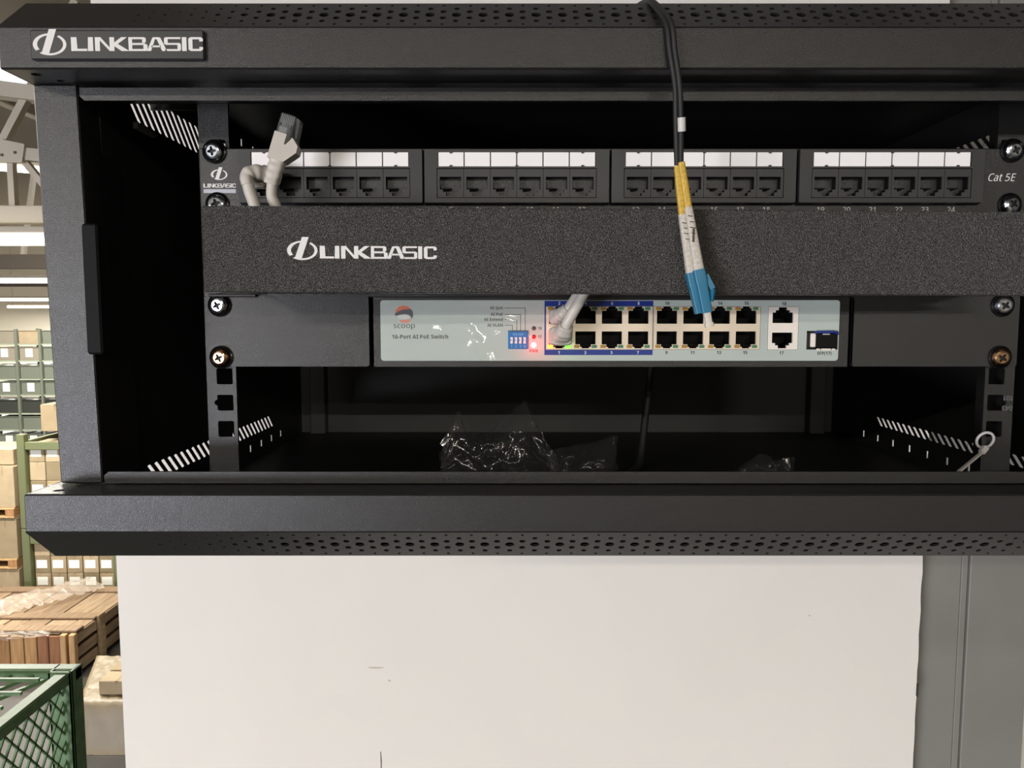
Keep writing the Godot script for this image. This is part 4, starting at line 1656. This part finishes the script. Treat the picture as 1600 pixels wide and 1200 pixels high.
	b.sheet(30, 10, func(u: float, v: float) -> Vector3:
		var q := Vector3(lerpf(-5.1, -3.95, u), Y1 + 0.03 - v * (0.16 - 0.13 * u), F + 0.03 + 0.03 * sin(PI * v))
		return q + Vector3(0, 0.02 * nz.get_noise_2d(u * 4.0, v * 2), 0.03 * nz.get_noise_2d(v, u * 5.0)))
	single("plastic_film", "film hanging over the front edge of the wooden crate", "film", Vector3(-4.5, Y1, F), b, M.wrap, "film on the wooden crate")

	# low pallet under brown paper, two small cartons on it
	b = MB.new()
	b.sheet(30, 26, func(u: float, v: float) -> Vector3:
		var f := smoothstep(0.0, 0.14, v)
		var s := smoothstep(0.0, 0.1, u)
		var y := -3.1 + 0.34 * f * s + 0.012 * nz.get_noise_2d(u * 2.0, v * 2.0)
		var xx := lerpf(-3.16, -2.3, u) - 0.32 * v
		return Vector3(xx, maxf(y, -3.098), lerpf(-4.74, -5.6, v)))
	single("wrapped_pallet", "low load under slack brown wrapping paper in front of the wooden crate", "pallet load", Vector3(-2.8, -3.1, -5.2), b, M.paper)
	carton("small carton lying on the paper-wrapped load, the front one", -3.02, -2.76, -2.755, -2.65, -5.1, -4.94, 2)
	carton("small carton lying on the paper-wrapped load, behind the front one", -3.03, -2.77, -2.755, -2.65, -5.42, -5.12, 0)
	t = thing("foil_bundle", "white foil bundle on the floor right of the wooden crate", "foil", Vector3(-3.4, -3.1, -6.2))
	b = MB.new()
	b.loft([[Vector3(-3.32, -3.1, -6.3), 0.2, 0.2], [Vector3(-3.3, -2.95, -6.3), 0.19, 0.18], [Vector3(-3.28, -2.84, -6.32), 0.1, 0.1]], Vector3(1, 0, 0), 2.4, 14)
	part(t, "foil", b, M.label)

	# the near green stillage at the lower left
	t = thing("wire_stillage", "weathered green wire-mesh stillage close by at the lower left", "stillage", Vector3(-2.1, -3.1, -1.8))
	var sx := -1.6
	for q in [[sx - 0.085, -2.3], [sx - 0.085, -1.3], [sx - 1.0, -2.3], [sx - 1.0, -1.3]]:
		b = MB.new()
		b.box(q[0], q[0] + 0.012, -3.1, -1.285, q[1] + 0.0, q[1] + 0.075, 0.003)
		b.box(q[0], q[0] + 0.085, -3.1, -1.285, q[1] + 0.063, q[1] + 0.075, 0.003)
		b.box(q[0] + 0.073, q[0] + 0.085, -3.1, -1.285, q[1], q[1] + 0.075, 0.003)
		part(t, "corner_post", b, M.green_crate)
	for y in [-1.335, -2.2, -3.0]:
		for q in [[sx - 1.0, sx, 0.05, -2.3, -2.25], [sx - 0.06, sx - 0.01, 0.045, -2.23, -1.3], [sx - 1.0, sx, 0.05, -1.3, -1.25], [sx - 1.0, sx - 0.95, 0.05, -2.25, -1.3]]:
			b = MB.new()
			b.box(q[0], q[1], y, y + q[2], q[3], q[4], 0.006)
			part(t, "rim", b, M.green_crate)
	b = MB.new()
	for k in 34:                                                   # diamond mesh of the right side and of the back
		for s in [-1.0, 1.0]:
			var z := -2.25 + 0.06 * k - 0.75
			var a := Vector3(sx - 0.035, -1.33, z + (0.0 if s > 0 else 0.86 * 0.8))
			var d := Vector3(sx - 0.035, -2.18, z + (0.86 * 0.8 if s > 0 else 0.0))
			var lo := -2.24
			var hi := -1.26
			var f0 := 0.0
			var f1 := 1.0
			var dz := d.z - a.z
			var ta := (lo - a.z) / dz
			var tb := (hi - a.z) / dz
			f0 = maxf(0.0, minf(ta, tb))
			f1 = minf(1.0, maxf(ta, tb))
			if f1 > f0 + 0.02:
				b.obox(a.lerp(d, f0), a.lerp(d, f1), 0.007, 0.007, Vector3(1, 0, 0))
	part(t, "side_mesh", b, M.green_crate)
	b = MB.new()
	for k in 12:
		b.obox(Vector3(sx - 0.95 + 0.08 * k, -1.31, -2.26), Vector3(sx - 0.95 + 0.08 * k - 0.35, -1.33, -1.7), 0.014, 0.012, Vector3.UP)
	for k in 5:
		b.obox(Vector3(sx - 0.95, -1.3, -2.2 + 0.1 * k), Vector3(sx - 0.1, -1.3, -2.2 + 0.1 * k), 0.012, 0.012, Vector3.UP)
	part(t, "lid_grid", b, M.green_crate)
